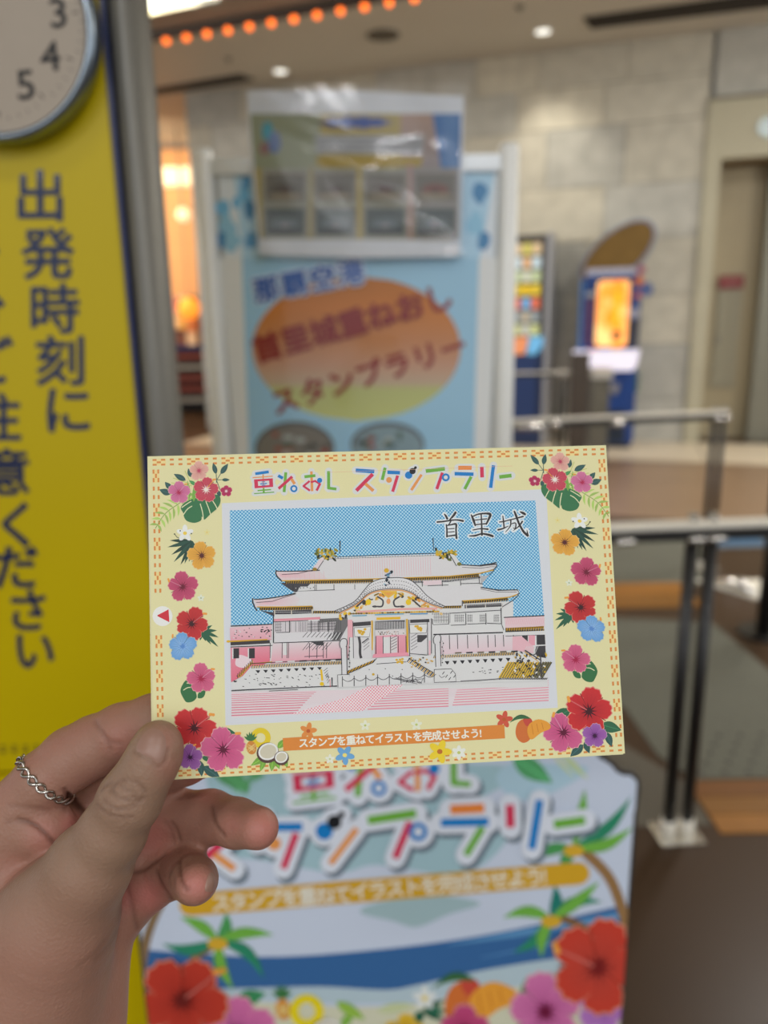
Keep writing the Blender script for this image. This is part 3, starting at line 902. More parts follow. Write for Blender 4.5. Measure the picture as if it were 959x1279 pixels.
def leaf(A, x0, y0, x1, y1, w, c, mid=True, bend=0.0):
    dx, dy = x1 - x0, y1 - y0; d = math.hypot(dx, dy); nx, ny = -dy / d, dx / d
    up, dn = [], []
    for i in range(9):
        t = i / 8; q = w * math.sin(math.pi * t ** 0.8) / 2; b = bend * math.sin(math.pi * t)
        up.append((x0 + dx * t + nx * (q + b), y0 + dy * t + ny * (q + b))); dn.append((x0 + dx * t + nx * (b - q), y0 + dy * t + ny * (b - q)))
    A.poly(up + dn[::-1][1:-1], c)
    if mid: A.line([(x0 + dx * .1 + nx * bend * .3, y0 + dy * .1 + ny * bend * .3), (x0 + dx * .5 + nx * bend, y0 + dy * .5 + ny * bend), (x0 + dx * .88 + nx * bend * .3, y0 + dy * .88 + ny * bend * .3)], w * .06, tuple(min(255, int(v * 1.35)) for v in c))


def frond(A, pts, n, L, c, side=(1, -1), w=3.0):
    """leaflets hanging from a curved rib"""
    P = catmull(pts, 6, closed=False)
    A.line(P, 0.9, tuple(int(v * .85) for v in c))
    for i in range(n):
        f = (i + 0.5) / n; k = int(f * (len(P) - 2)); x, y = P[k]; tx, ty = P[k + 1][0] - P[k][0], P[k + 1][1] - P[k][1]
        d = math.hypot(tx, ty); tx /= d; ty /= d; l = L * (0.65 + 0.5 * math.sin(math.pi * (0.15 + f * .8)))
        for s in side:
            ex = x + (tx * .55 - ty * s * .85) * l; ey = y + (ty * .55 + tx * s * .85) * l
            leaf(A, x, y, ex, ey, w, c if (i + s) % 2 else tuple(min(255, int(v * 1.12)) for v in c), mid=False, bend=s * l * .06)


def fanleaf(A, x, y, tips, w, c):
    for i, (a, b) in enumerate(tips): leaf(A, x, y, a, b, w, c if i % 2 else tuple(int(v * .82) for v in c), mid=False)


def monstera(A, P, slits, c, lc=(225, 225, 180)):
    A.blob(P, c, 4)
    for s in slits: A.line(catmull(s, 4, closed=False), 1.1, lc)


def plum(A, x, y, r, c=(232, 234, 228), eye=(235, 205, 80), n=5, rot=-90, thin=1.0):
    for k in range(n):
        a = math.radians(rot + k * 360 / n)
        A.ell(x + r * .52 * math.cos(a), y + r * .52 * math.sin(a), r * .52, r * .30 * thin, c, rot=a, n=14)
    A.ell(x, y, r * .24, r * .22, eye, n=10)


def bouquet(A):
    """upper corner bouquet, in the pixels of the card's top left corner"""
    frond(A, [(240, 618), (222, 630), (206, 642), (194, 660)], 9, 13, (160, 190, 96), w=3.0)
    frond(A, [(236, 615), (236, 626), (231, 640)], 4, 9, (140, 182, 80), w=2.6)
    monstera(A, [(229, 641), (226, 633), (238, 624), (256, 620), (272, 618), (275.5, 625), (272, 634), (263, 642), (259, 646), (255, 649), (252, 645), (251, 650), (243, 653), (234, 651), (230, 646)],
             [[(250, 629), (253, 640), (254, 650)], [(257, 626), (261, 636), (263.5, 645)], [(264, 623), (269, 631), (271.5, 636)], [(229, 643), (234, 636), (240, 632)], [(227, 634), (234, 629), (239, 626)]], (54, 116, 74))
    for a, b, c, d, w in ((237, 622, 234, 600, 4), (242, 627, 243, 604, 4.5), (230, 626, 228, 602, 3.5), (247, 626, 246, 606, 4)): leaf(A, a, b, c, d, w, (120, 172, 74), mid=False)
    for a, b, c, d in ((240, 605, 216, 597), (238, 603, 231, 588), (240, 607, 214, 603)): A.line([(a, b), (c, d)], 0.8, (190, 200, 110))
    leaf(A, 232, 600, 217, 592, 7, DG); leaf(A, 238.5, 596, 235, 585, 5.5, DG); leaf(A, 214, 611, 206, 602, 6.5, DG); leaf(A, 213, 617, 199, 611.5, 8, DG); leaf(A, 245, 606, 236, 600, 4.5, (74, 148, 84))
    A.line([(270.5, 603), (270, 592)], .9, DG); A.line([(271, 599), (276, 591)], .8, DG); A.line([(271, 599.5), (280, 599)], .7, DG); A.line([(270.5, 600), (275, 612)], .8, DG)
    leaf(A, 270, 592, 266, 578, 6, DG); leaf(A, 275.5, 592, 285, 579, 6.5, DG); leaf(A, 277, 599.3, 287, 599.3, 4, DG); leaf(A, 275, 620, 271, 611, 5, DG, mid=False)
    hib(A, 248.5, 588, 12, (224, 172, 156), (216, 150, 140), (190, 70, 96), rot=-90, seed=3)
    hib(A, 223.5, 615, 13.5, (208, 118, 156), (200, 96, 140), (180, 40, 80), rot=-90, stam=-50, seed=5)
    hib(A, 257.5, 611.5, 16, (196, 66, 84), (200, 84, 100), (120, 20, 30), rot=-80, stam=-52, seed=7, star=(250, 226, 214))
    hib(A, 282.5, 613.5, 7.2, (184, 44, 92), (170, 40, 80), (240, 210, 210), rot=-90, seed=9)


def side_motifs(A):
    """the column of flowers below the bouquet"""
    bouquet(A)
    fanleaf(A, 241, 676, [(212, 675), (209, 683.5), (214, 693), (217, 702), (225.5, 705.5), (230.5, 704), (236, 702), (243, 700)], 5.0, (44, 82, 68))
    A.line([(241, 680), (248, 678), (257, 678)], 0.9, (44, 82, 68)); A.line([(218, 667), (221, 671), (228, 674)], 0.8, (30, 50, 44))
    plum(A, 231, 666, 10.5)
    for p in ((239, 666.5), (225, 663), (218, 667)): A.ell(p[0], p[1], .9, .9, (40, 46, 40), n=8)
    plum(A, 258.5, 665, 4, (226, 218, 150), (226, 200, 110))
    hib(A, 252, 694, 17.5, (226, 168, 66), (214, 150, 56), (88, 36, 32), rot=-100, seed=11, stam=None)
    hib(A, 228, 733, 19, (194, 78, 112), (176, 56, 92), (112, 26, 50), rot=-95, stam=-155, seed=13)
    plum(A, 251, 747, 4.5, (226, 230, 208), (160, 180, 140))
    for q in ((265, 781), (271, 787.5), (273, 796), (272.5, 808), (263.5, 805), (257, 801), (250, 800)): leaf(A, 252, 788, q[0], q[1], 4.6, (44, 96, 70), mid=False)
    hib(A, 239.5, 779, 20.5, (194, 50, 50), (180, 36, 40), (60, 20, 24), rot=-70, stam=-38, seed=17)
    hib(A, 228, 807, 17.5, (104, 158, 212), (150, 192, 232), (90, 140, 205), rot=-20, stam=-135, seed=19)
    monstera(A, [(233, 849), (227, 857), (225.5, 864), (229, 872), (233, 877), (241, 876), (246, 870), (245, 860), (240, 853)],
             [[(229, 862), (234, 859), (238, 858.5)], [(233, 853), (238, 854), (242, 856)], [(244, 862), (246, 867), (246.5, 873)]], (52, 112, 66))
    leaf(A, 247, 872, 257, 862, 8, (52, 112, 66), mid=False)
    hib(A, 251.5, 847.5, 18.5, (208, 100, 134), (196, 76, 116), (168, 30, 70), rot=-100, stam=-40, seed=23)


# --- coloured bar lettering: (kind, points / centre, width, colour)
B_, R_, GR, TN, OR, BK = (20, 122, 192), (206, 50, 84), (108, 172, 62), (226, 150, 80), (228, 132, 58), (26, 28, 32)


def q5(*p): return [(300 + p[i] / 5.328, 570 + p[i + 1] / 5.328) for i in range(0, len(p), 2)]


def q6(*p): return [(430 + p[i] / 4.359, 560 + p[i + 1] / 4.359) for i in range(0, len(p), 2)]


LINE1 = [
    ('l', q5(100, 116, 190, 103), 3.5, B_), ('l', q5(152, 120, 155, 236), 1.6, TN), ('l', q5(82, 142, 216, 132), 1.3, TN),
    ('l', q5(92, 161, 217, 153), 2.6, R_), ('l', q5(96, 206, 219, 196), 2.6, R_), ('l', q5(104, 156, 108, 210), 4.6, R_), ('l', q5(204, 150, 207, 202), 4.6, R_),
    ('l', q5(133, 184, 178, 180), 1.3, B_), ('l', q5(142, 171, 166, 169), 1.0, B_), ('l', q5(142, 194, 168, 192), 1.0, B_),
    ('l', q5(115, 228, 205, 221), 1.6, GR), ('l', q5(92, 248, 226, 238), 1.3, GR), ('l', q5(155, 212, 157, 242), 2.4, GR),
    ('l', q5(252, 128, 284, 146), 3.8, B_), ('l', q5(303, 106, 292, 238), 3.6, GR), ('l', q5(346, 135, 255, 215), 3.6, R_), ('l', q5(340, 150, 362, 184), 3.6, TN), ('r', q5(357, 215), (3.4, 2.2), B_),
    ('l', q5(473, 100, 478, 232), 3.2, TN), ('l', q5(427, 136, 500, 128), 3.6, GR), ('l', q5(462, 164, 418, 200), 2.6, R_), ('l', q5(418, 196, 464, 228), 2.6, R_),
    ('l', q5(470, 172, 498, 164, 530, 184), 2.6, R_), ('l', q5(532, 180, 508, 228), 3.0, R_), ('d', q5(528, 160), 3.2, B_),
    ('l', q5(588, 98, 588, 216), 3.8, GR), ('l', q5(582, 210, 640, 218), 3.4, GR)]
LINE2 = [
    ('l', q5(768, 93, 892, 101), 4.6, B_), ('l', q5(882, 118, 772, 228), 4.6, R_), ('l', q5(832, 182, 886, 230), 4.0, TN),
    ('l', q6(222, 105, 206, 172), 3.8, GR), ('l', q6(234, 130, 303, 133), 4.4, B_), ('l', q6(290, 148, 263, 236), 3.8, R_), ('d', q6(243, 172), 3.6, TN),
    ('d', q6(350, 146), 4.6, B_), ('l', q6(420, 143, 364, 228), 3.4, TN), ('d', q6(371, 124), 3.9, BK), ('l', q6(371, 124, 388, 104), 2.6, BK), ('d', q6(387, 105), 1.7, BK),
    ('l', q6(443, 124, 547, 111), 4.6, GR), ('l', q6(534, 132, 503, 222), 3.8, R_), ('r', q6(552, 158), (3.7, 2.5), B_),
    ('l', q6(620, 106, 693, 106), 5.0, OR), ('l', q6(600, 138, 703, 141), 4.4, B_), ('l', q6(690, 154, 655, 222), 3.8, GR),
    ('l', q6(748, 100, 750, 158), 4.6, R_), ('l', q6(812, 92, 796, 215), 4.2, B_), ('l', q6(843, 156, 910, 148), 4.6, GR)]


def bars(A, items, tf=None, halo=3.0, halo_c=(222, 226, 226), shadow=None, ws=1.0):
    T = tf or (lambda x, y: (x, y))
    passes = ([('s',)] if shadow else []) + [('h',), ('c',)]
    for ps in passes:
        for kind, pts, w, c in items:
            P = [T(*p) for p in pts]
            off = (0, 0)
            col = c; ex = 0
            if ps[0] == 'h': col = halo_c; ex = halo * 2
            if ps[0] == 's': col = shadow[0]; ex = halo * 2 + shadow[2]; off = shadow[1]
            P = [(p[0] + off[0], p[1] + off[1]) for p in P]
            if kind == 'l': A.line(P, w * ws + ex, col, round_=(ps[0] != 'c'))
            elif kind == 'd': A.ell(P[0][0], P[0][1], w * ws + ex / 2, w * ws + ex / 2, col)
            elif ps[0] != 'c': A.ell(P[0][0], P[0][1], (w[0] + w[1] / 2) * ws + ex / 2, (w[0] + w[1] / 2) * ws + ex / 2, col)
            else: A.ring(P[0][0], P[0][1], w[0] * ws, w[1] * ws, col)


def pineapple(A, x, y, s):
    for a in (-150, -125, -100, -80, -55, -30): leaf(A, x, y - 5 * s, x + 10 * s * math.cos(math.radians(a)), y - 5 * s + 12 * s * math.sin(math.radians(a)), 3.4 * s, (60, 116, 66), mid=False)
    A.ell(x + 1.0 * s, y + 4 * s, 6.6 * s, 9.0 * s, (206, 136, 56), rot=-.15)
    for k in range(-2, 3):
        A.line([(x - 4.4 * s + k * 2.0 * s, y - 1.5 * s + abs(k)), (x + 4.5 * s + k * 1.0 * s, y + 9 * s - abs(k))], .55 * s, (246, 206, 130))
        A.line([(x + 6 * s + k * 1.2 * s, y - 2 * s + abs(k)), (x - 3 * s + k * 1.6 * s, y + 10 * s - abs(k))], .55 * s, (246, 206, 130))


def coconuts(A, x, y, s):
    for (a, b, c, d, w) in ((x, y + 4 * s, x - 22 * s, y + 18 * s, 9), (x - 4 * s, y + 8 * s, x - 10 * s, y + 25 * s, 7), (x + 6 * s, y + 8 * s, x + 4 * s, y + 25 * s, 8), (x + 16 * s, y + 2 * s, x + 24 * s, y + 20 * s, 9), (x + 12 * s, y - 4 * s, x + 22 * s, y - 16 * s, 8), (x + 8 * s, y + 8 * s, x + 14 * s, y + 22 * s, 7)):
        leaf(A, a, b, c, d, w * s, (122, 170, 66))
    A.ell(x - .6 * s, y + 1.6 * s, 14 * s, 12.8 * s, (86, 62, 56), rot=-.3); A.ell(x, y, 12.6 * s, 10.6 * s, (232, 232, 226), rot=-.35); A.ell(x, y, 10.4 * s, 8.4 * s, (206, 200, 176), rot=-.35)
    A.ell(x + 16.4 * s, y + 8.2 * s, 9.4 * s, 9.0 * s, (86, 62, 56), rot=-.4); A.ell(x + 16.4 * s, y + 7 * s, 8.2 * s, 7.2 * s, (232, 232, 226), rot=-.4); A.ell(x + 16.4 * s, y + 7 * s, 6.4 * s, 5.4 * s, (206, 200, 176), rot=-.4)


def mango(A, x, y, s):
    A.blob([(x - 12 * s, y - 8 * s), (x - 4 * s, y - 13 * s), (x + 4 * s, y - 12 * s), (x + 6 * s, y), (x + 2 * s, y + 12 * s), (x - 6 * s, y + 16 * s), (x - 13 * s, y + 11 * s), (x - 15 * s, y + 2 * s)], (208, 112, 52))
    A.blob([(x - 6 * s, y - 12 * s), (x + 3 * s, y - 13 * s), (x + 5 * s, y - 6 * s), (x - 2 * s, y - 4 * s)], (196, 74, 60))
    A.blob([(x + 1 * s, y - 6 * s), (x + 12 * s, y - 12 * s), (x + 24 * s, y - 8 * s), (x + 26 * s, y - 1 * s), (x + 15 * s, y + 4 * s), (x + 4 * s, y + 12 * s), (x - 1 * s, y + 4 * s)], (228, 156, 56))
    for k in range(3): A.line([(x + (4 + k * 6) * s, y - (6 + k) * s), (x + (6 + k * 6) * s, y + (6 - k * 3) * s)], .8 * s, (206, 126, 40))
    leaf(A, x + 3 * s, y - 13 * s, x - 22 * s, y - 8 * s, 5 * s, (54, 100, 62), bend=4.5 * s)


def corner_left(A):
    leaf(A, 268, 912, 297, 918, 13, (50, 104, 72)); leaf(A, 250, 950, 252, 970, 9, DG); leaf(A, 254, 957, 275, 972, 12, DG); leaf(A, 252, 946, 268, 948, 8, (54, 110, 74), mid=False)
    hib(A, 243, 909, 27, (204, 52, 52), (176, 34, 44), (70, 18, 26), rot=-65, stam=-38, seed=31)
    hib(A, 237.5, 945.5, 16, (158, 98, 168), (140, 70, 156), (60, 16, 60), rot=-90, stam=-70, seed=33)
    hib(A, 279, 936, 27, (208, 98, 140), (196, 72, 122), (96, 14, 50), rot=-100, stam=-48, seed=35)


def corner_right(A):
    leaf(A, 712, 886, 688, 900, 14, (50, 104, 72)); leaf(A, 750, 905, 776, 912, 14, (50, 104, 72)); leaf(A, 757, 914, 764, 933, 9, DG); leaf(A, 728, 930, 712, 945, 11, DG); leaf(A, 730, 926, 736, 941, 8, DG, mid=False)
    hib(A, 703.5, 914.5, 25, (206, 96, 140), (196, 72, 122), (96, 14, 50), rot=-110, stam=-120, seed=41)
    hib(A, 735, 888, 29, (202, 46, 48), (176, 34, 44), (66, 18, 26), rot=-75, stam=-150, seed=43)
    hib(A, 742.5, 919, 15.5, (156, 96, 168), (140, 70, 156), (58, 16, 60), rot=-80, stam=None, seed=45)


# ================================================================== yellow departure-time sign with its clock
YF = yaw_frame((0, 0.95, 0), 1.0)
m_ink_gloss = print_mat('sign_print', rough=0.3, coat=0.25, grain=300)
m_yel = M('yellow_panel', (200, 176, 0), rough=0.30, spec=0.26, scale=2.0, var=0.06, coat=0.0, bump=0.0)
m_navy3 = M('navy_edge', (28, 38, 84), rough=0.35)
xr = YF.px(184, 565)[0]; xr0 = YF.px(139, 2)[0]
xr = (xr + xr0) / 2 - 0.0105
zb = YF.px(30, 966)[1]
ys = thing('clock_sign', 'tall yellow sign board with blue vertical Japanese lettering and a grey post', 'sign', YF.m @ Matrix.Translation((xr - 0.4, 0, 0)))
OX = -(xr - 0.4)


def yb(name, a, b, mat, bev=0.0, par=None): return bx(name, (a[0] + OX, a[1], a[2]), (b[0] + OX, b[1], b[2]), mat, par or ys, bev)


yb('upper_panel', (xr - 0.95, zb + 0.003, -0.03), (xr, 2.35, 0.0), m_yel, 0.002)
yb('lower_panel', (xr - 0.95, 0.06, -0.03), (xr, zb - 0.003, -0.001), m_yel, 0.002)
yb('edge_strip', (xr + 0.0003, 0.04, -0.03), (xr + 0.006, 2.36, 0.002), m_navy3)
pwid = 0.041
bm = bmesh.new(); bmesh.ops.create_cone(bm, cap_ends=True, segments=40, radius1=0.5, radius2=0.5, depth=2.45)
for v in bm.verts: v.co = Vector((v.co.x * pwid + xr + 0.0065 + pwid / 2 + OX, v.co.z + 1.24, v.co.y * 0.07 - 0.02))
put('post', bm_mesh(bm, 'post'), m_alu_d, ys, smooth=True)
yb('post_groove', (xr + 0.0065 + pwid * .47, 0.03, 0.0135), (xr + 0.0065 + pwid * .53, 2.45, 0.0153), M('groove_grey', (120, 118, 112), rough=0.4, metal=0.5))
yb('foot', (xr - 0.97, 0.0, -0.18), (xr + 0.07, 0.02, 0.12), m_black, 0.004)
A = Art(YF, 0.00012, k=1.0)
NV = (18, 34, 76)
for ch, x, y, s in (('出', 50.5, 245, 68), ('発', 60, 317, 68), ('時', 68, 386, 66), ('刻', 76, 451, 66), ('に', 85, 512, 66)): A.char(ch, x, y, s, NV, 0.5, off=0.022)
lt = A.build('lettering', ys, m_ink_gloss, 0.0002); lt.matrix_local = Matrix.Translation((OX, 0, 0))
A = Art(YF, 0.00012, k=1.0)
for ch, x, y, s in (('十', -32, 318, 64), ('分', -24, 385, 64), ('ご', -15, 452, 66), ('注', -4, 522, 64), ('意', 9, 590, 62), ('く', 22, 655, 62), ('だ', 20, 708, 60), ('さ', 35, 762, 58), ('い', 43, 812, 56)): A.char(ch, x, y, s, NV, 0.5, off=0.022)
lt = A.build('lettering', ys, m_ink_gloss, 0.0002); lt.matrix_local = Matrix.Translation((OX, 0, 0)); lt['label'] = 'dark blue vertical Japanese lettering'
A = Art(YF, 0.00012, k=1.0)
# the small line near the panel's lower edge: worn, unreadable marks
rd = random.Random(2)
for i in range(-2, 5):
    x = 4 + i * 14; y = 936
    A.line([(x - 4, y - 4), (x + 4, y - 4)], 1.6, (70, 66, 30)); A.line([(x, y - 6), (x + rd.uniform(-1, 1), y + 6)], 1.6, (70, 66, 30)); A.line([(x - 4.5, y + rd.uniform(0, 4)), (x + 4.5, y + 2)], 1.8, (70, 66, 30))
lt = A.build('small_print', ys, m_ink_gloss, 0.0002)
lt.matrix_local = Matrix.Translation((OX, 0, 0)); lt['kind'] = 'stuff'

CF = yaw_frame((0, 0.95 - 0.034, 0), 1.0)
cc_ = CF.px(-24, 26); rad = CF.px(116, 26)[0] - cc_[0]
ck = thing('wall_clock', 'round silver rimmed clock with beige face on the yellow sign', 'clock', CF.m @ Matrix.Translation((cc_[0], cc_[1], 0)))
m_rim = M('clock_rim', (150, 162, 172), rough=0.22, metal=0.85)
bm = bmesh.new(); n = 72
prof = [(rad * .985, -0.032), (rad, -0.025), (rad, -0.008), (rad * .975, 0.0), (rad * .935, -0.001), (rad * .90, -0.010)]
rg = [[bm.verts.new((q * math.cos(2 * math.pi * k / n), q * math.sin(2 * math.pi * k / n), w)) for k in range(n)] for q, w in prof]
for a, b in zip(rg, rg[1:]):
    for k in range(n): bm.faces.new((a[k], a[(k + 1) % n], b[(k + 1) % n], b[k]))
put('rim', bm_mesh(bm, 'rim'), m_rim, ck, smooth=True)
disc('body', (0, 0, -0.033), rad * .98, 0.019, m_black, ck, n=64)
fce = disc('face', (0, 0, -0.0139), rad * .905, 0.002, M('clock_face', (172, 158, 140), rough=0.5, scale=30, var=0.04), ck, n=64)
A = Art(CF, 0.0001, k=1.0)
wq = 0.0
for d, x, y in (('3', 69, 10), ('4', 59, 65), ('5', 28, 101)): A.char(d, x, y, 53, (44, 42, 40), 6, off=0.012, cx=0.28, cy=0.35)
cpx = (-24, 26)
for i in range(60):
    a = math.radians(i * 6 - 8); q0 = 121; q1 = 127 if i % 5 else 112
    A.line([(cpx[0] + q0 * math.cos(a) * .98, cpx[1] + q0 * math.sin(a) * .98), (cpx[0] + q1 * math.cos(a) * .98, cpx[1] + q1 * math.sin(a) * .98)], 1.0 if i % 5 else 2.0, (70, 66, 60))
dg = A.build('numerals', fce, print_mat('clock_print', rough=0.5), -0.0117)
dg.matrix_local = Matrix.Translation((-cc_[0], -cc_[1], 0))
m_hand = M('clock_hand', (30, 30, 30), rough=0.4)
for nm_, ang_, ln in (('hour_hand', 128, 0.062), ('minute_hand', 200, 0.095)):
    t_ = Matrix.Translation((0, 0, -0.0108)) @ Matrix.Rotation(math.radians(ang_), 4, 'Z')
    bx(nm_, (-0.012, -0.0035, 0), (ln, 0.0035, 0.0012), m_hand, ck, m=t_)

# ================================================================== framed poster stand
PF_ = yaw_frame((0, 1.56, 0), 0.3)
xl = PF_.px(262, 380)[0]; xrr = PF_.px(634, 380)[0]; zt2 = PF_.px(440, 196)[1]; zs = 0.0
ps_ = thing('poster_stand', 'silver framed poster stand holding a pale blue poster with orange oval', 'poster stand', PF_.m @ Matrix.Translation(((xl + xrr) / 2, 0, 0)))
OX2 = -(xl + xrr) / 2


def pb_(name, a, b, mat, bev=0.0): return bx(name, (a[0] + OX2, a[1], a[2]), (b[0] + OX2, b[1], b[2]), mat, ps_, bev)


pr = 0.019
for x, nm_ in ((xl + 0.005, 0), (xrr - 0.004, 1)):
    bm = bmesh.new(); add_tube(bm, [(x + OX2, 0.03, 0), (x + OX2, zt2 + 0.012, 0), (x + OX2, zt2 + 0.018, 0)], [pr, pr, pr * .8], 28)
    put('side_pole', bm_mesh(bm, 'side_pole'), m_alu, ps_, smooth=True)
m_bar = M('top_bar_metal', (226, 230, 232), rough=0.35, metal=0.3)
pb_('top_bar', (xl + pr, zt2 - 0.030, -0.010), (xrr - pr, zt2, 0.012), m_bar, 0.003)
pb_('bottom_bar', (xl + pr, 0.42, -0.010), (xrr - pr, 0.45, 0.012), m_bar, 0.003)
pb_('back_board', (xl + pr, 0.451, -0.008), (xrr - pr, zt2 - 0.031, -0.002), M('back_board', (176, 180, 178), rough=0.4, scale=3), 0)
for x in (xl + 0.005, xrr - 0.004): pb_('foot', (x - 0.03, 0, -0.22), (x + 0.03, 0.029, 0.2), m_alu_d, 0.004)
# sheet print: watercolour strip at the top, white margins, blue field, oval, lettering
A = Art(PF_, 0.00015, k=1.25)
A.poly([(272, 213), (622, 213), (604, 700), (306, 700)], (212, 220, 226))
rd = random.Random(5)
A.poly([(292, 215), (618, 215), (598, 330), (304, 330)], (170, 205, 225))
for (x, y, r) in ((278, 260, 9), (284, 285, 12), (290, 300, 10), (276, 300, 8), (306, 240, 8), (312, 262, 9), (316, 300, 9), (308, 225, 7), (600, 240, 10), (594, 280, 12), (604, 300, 8), (296, 252, 6)):
    P = [(x + r * rd.uniform(.6, 1.2) * math.cos(a * .785), y + 1.5 * r * rd.uniform(.6, 1.2) * math.sin(a * .785)) for a in range(8)]
    A.blob(P, rd.choice([(110, 176, 214), (90, 150, 196), (140, 190, 215), (70, 130, 176)]))
A.poly([(272, 322), (622, 322), (604, 700), (306, 700)], (216, 218, 216))
A.poly([(302, 322), (598, 322), (588, 700), (316, 700)], (150, 192, 216))
# oval with its sunset bands
E = [(445 + 130 * math.cos(2 * math.pi * i / 64), 435 + 90 * math.sin(2 * math.pi * i / 64)) for i in range(64)]
stops = [(345, (190, 112, 20)), (385, (212, 128, 48)), (425, (206, 138, 88)), (455, (208, 158, 128)), (478, (204, 178, 150)), (486, (196, 200, 128)), (526, (206, 212, 130))]


def xat(y):
    q = max(0.0, 1 - ((y - 435) / 90) ** 2); return 130 * math.sqrt(q)


for (ya, ca), (yb_, cb) in zip(stops, stops[1:]):
    n = 8; V = []; cs = []; fs = []
    for i in range(n + 1):
        y = ya + (yb_ - ya) * i / n; w = xat(min(max(y, 345), 525)); c = [ca[j] + (cb[j] - ca[j]) * i / n for j in range(3)]
        V += [(445 - w, y), (445 + w, y)]; cs.append(lin(c) + [1])
    for i in range(n): fs.append([2 * i, 2 * i + 1, 2 * i + 3, 2 * i + 2])
    A.raw(V, fs, [[cs[i], cs[i], cs[i + 1], cs[i + 1]] for i in range(n)])
A.text('那覇空港', (333, 361), (438, 341), 33, (36, 84, 160), off=0.03, halo=((206, 214, 226), 0.10))
A.text('首里城重ねおし', (334, 434), (547, 373), 37, (134, 36, 34), off=0.038)
A.text('スタンプラリー', (356, 500), (566, 434), 35, (134, 36, 34), off=0.038)
for (x, y, rx, ry, c) in ((368, 560, 50, 34, (120, 116, 108)), (484, 555, 46, 28, (128, 150, 158))):
    A.ell(x, y, rx, ry, (90, 92, 92), n=30); A.ell(x, y + 2, rx - 3, ry - 3, c, n=30)
    for k in range(14):
        a = rd.uniform(0, 6.28); q = rd.uniform(0, .8); xx = x + rx * q * math.cos(a); yy = y + ry * q * math.sin(a)
        A.ell(xx, yy, rd.uniform(3, 8), rd.uniform(2, 4), rd.choice([(70, 70, 66), (150, 70, 50), (170, 176, 172), (90, 110, 96), (60, 80, 90)]), n=8)
pp_ = A.build('poster', ps_, print_mat('poster_print', rough=0.35, coat=0.5, grain=200), 0.0)
pp_.matrix_local = Matrix.Translation((OX2, 0, 0)); pp_['label'] = 'pale blue poster with orange oval and dark red lettering'

# notice sheet in a clear sleeve clipped over the top of the frame
NF = yaw_frame((0, 1.56 - 0.028, 0), 0.3)
nc_ = NF.px(440, 215)
no = thing('notice_sheet', 'landscape notice sheet with rows of photos in a clear shiny sleeve above the poster', 'notice', NF.m @ Matrix.Translation((nc_[0], nc_[1], 0)))
pq_ = [NF.px(*p) for p in ((310, 116), (578, 121), (573, 318), (323, 314))]
pq_ = [NF.px(*p) for p in ((308, 113), (443, 113), (579, 120), (578, 200), (574, 320), (450, 322), (324, 318), (313, 200))]
prism('paper', [(x - nc_[0], y - nc_[1]) for x, y in pq_][::-1], -0.0008, 0.0, M('notice_paper', (214, 218, 224), rough=0.5), no)
A = Art(NF, 0.00012, k=1.0)
A.poly([(312, 142), (575, 142), (571, 300), (325, 298)], (176, 158, 90))
A.poly([(312, 142), (400, 142), (400, 210), (318, 210)], (150, 156, 128))
A.grad([(500, 142), (575, 142), (573, 210), (500, 210)], (176, 146, 128), (150, 140, 140))
A.poly([(540, 142), (576, 142), (572, 300), (564, 300)], (66, 116, 176)); A.poly([(552, 144), (570, 144), (572, 215), (556, 205)], (84, 130, 184))
A.ell(334, 164, 7, 12, (70, 160, 180)); A.ell(330, 186, 6, 8, (150, 110, 110)); A.ell(343, 178, 8, 14, (96, 120, 170))
P = []
for i in range(24):
    a = 2 * math.pi * i / 24; q = 1.0 if i % 2 else 0.72; P.append((444 + 50 * q * math.cos(a), 153 + 8.5 * q * math.sin(a)))
A.poly(P, (36, 74, 158))
A.poly([(393, 169), (530, 169), (528, 192), (395, 192)], (168, 170, 172))
for r_ in range(3):
    for k in range(26):
        if rd.random() < .85: A.line([(397 + k * 5, 174 + r_ * 6.4), (400.4 + k * 5, 174 + r_ * 6.4)], 2.4, (120, 124, 134))
A.poly([(395, 196), (528, 196), (526, 208), (396, 208)], (176, 150, 50))
for c_ in range(4):
    x0 = 328 + c_ * 62.5
    A.poly([(x0 - 2, 210), (x0 + 58, 210), (x0 + 57, 299), (x0, 299)], (156, 156, 142) if c_ != 3 else (150, 146, 140))
    for r_ in range(2):
        y0 = 217 + r_ * 43
        A.poly([(x0 + 3, y0), (x0 + 53, y0), (x0 + 52, y0 + 34), (x0 + 4, y0 + 34)], (116, 112, 104) if r_ == 0 else (82, 92, 92))
        A.ell(x0 + 28, y0 + 20, 17, 8, ((96, 90, 80), (100, 92, 84), (94, 84, 76), (128, 84, 74))[c_] if r_ == 0 else (112, 124, 128), n=16)
        A.ell(x0 + 28, y0 + 28, 22, 4, (150, 140, 118) if r_ == 0 else (64, 70, 72), n=16)
        A.ell(x0 + 28, y0 + 22, 6, 3, (90, 60, 50) if r_ == 0 else (150, 150, 152), n=10)
for x, c in ((388, (160, 150, 120)), (446, (186, 160, 70)), (510, (186, 140, 140))): A.poly([(x, 205), (x + 4, 205), (x + 3.6, 299), (x, 299)], c)
na = A.build('print', no, print_mat('notice_print', rough=0.4, grain=200), 0.0001)
na.matrix_local = Matrix.Translation((-nc_[0], -nc_[1], 0))
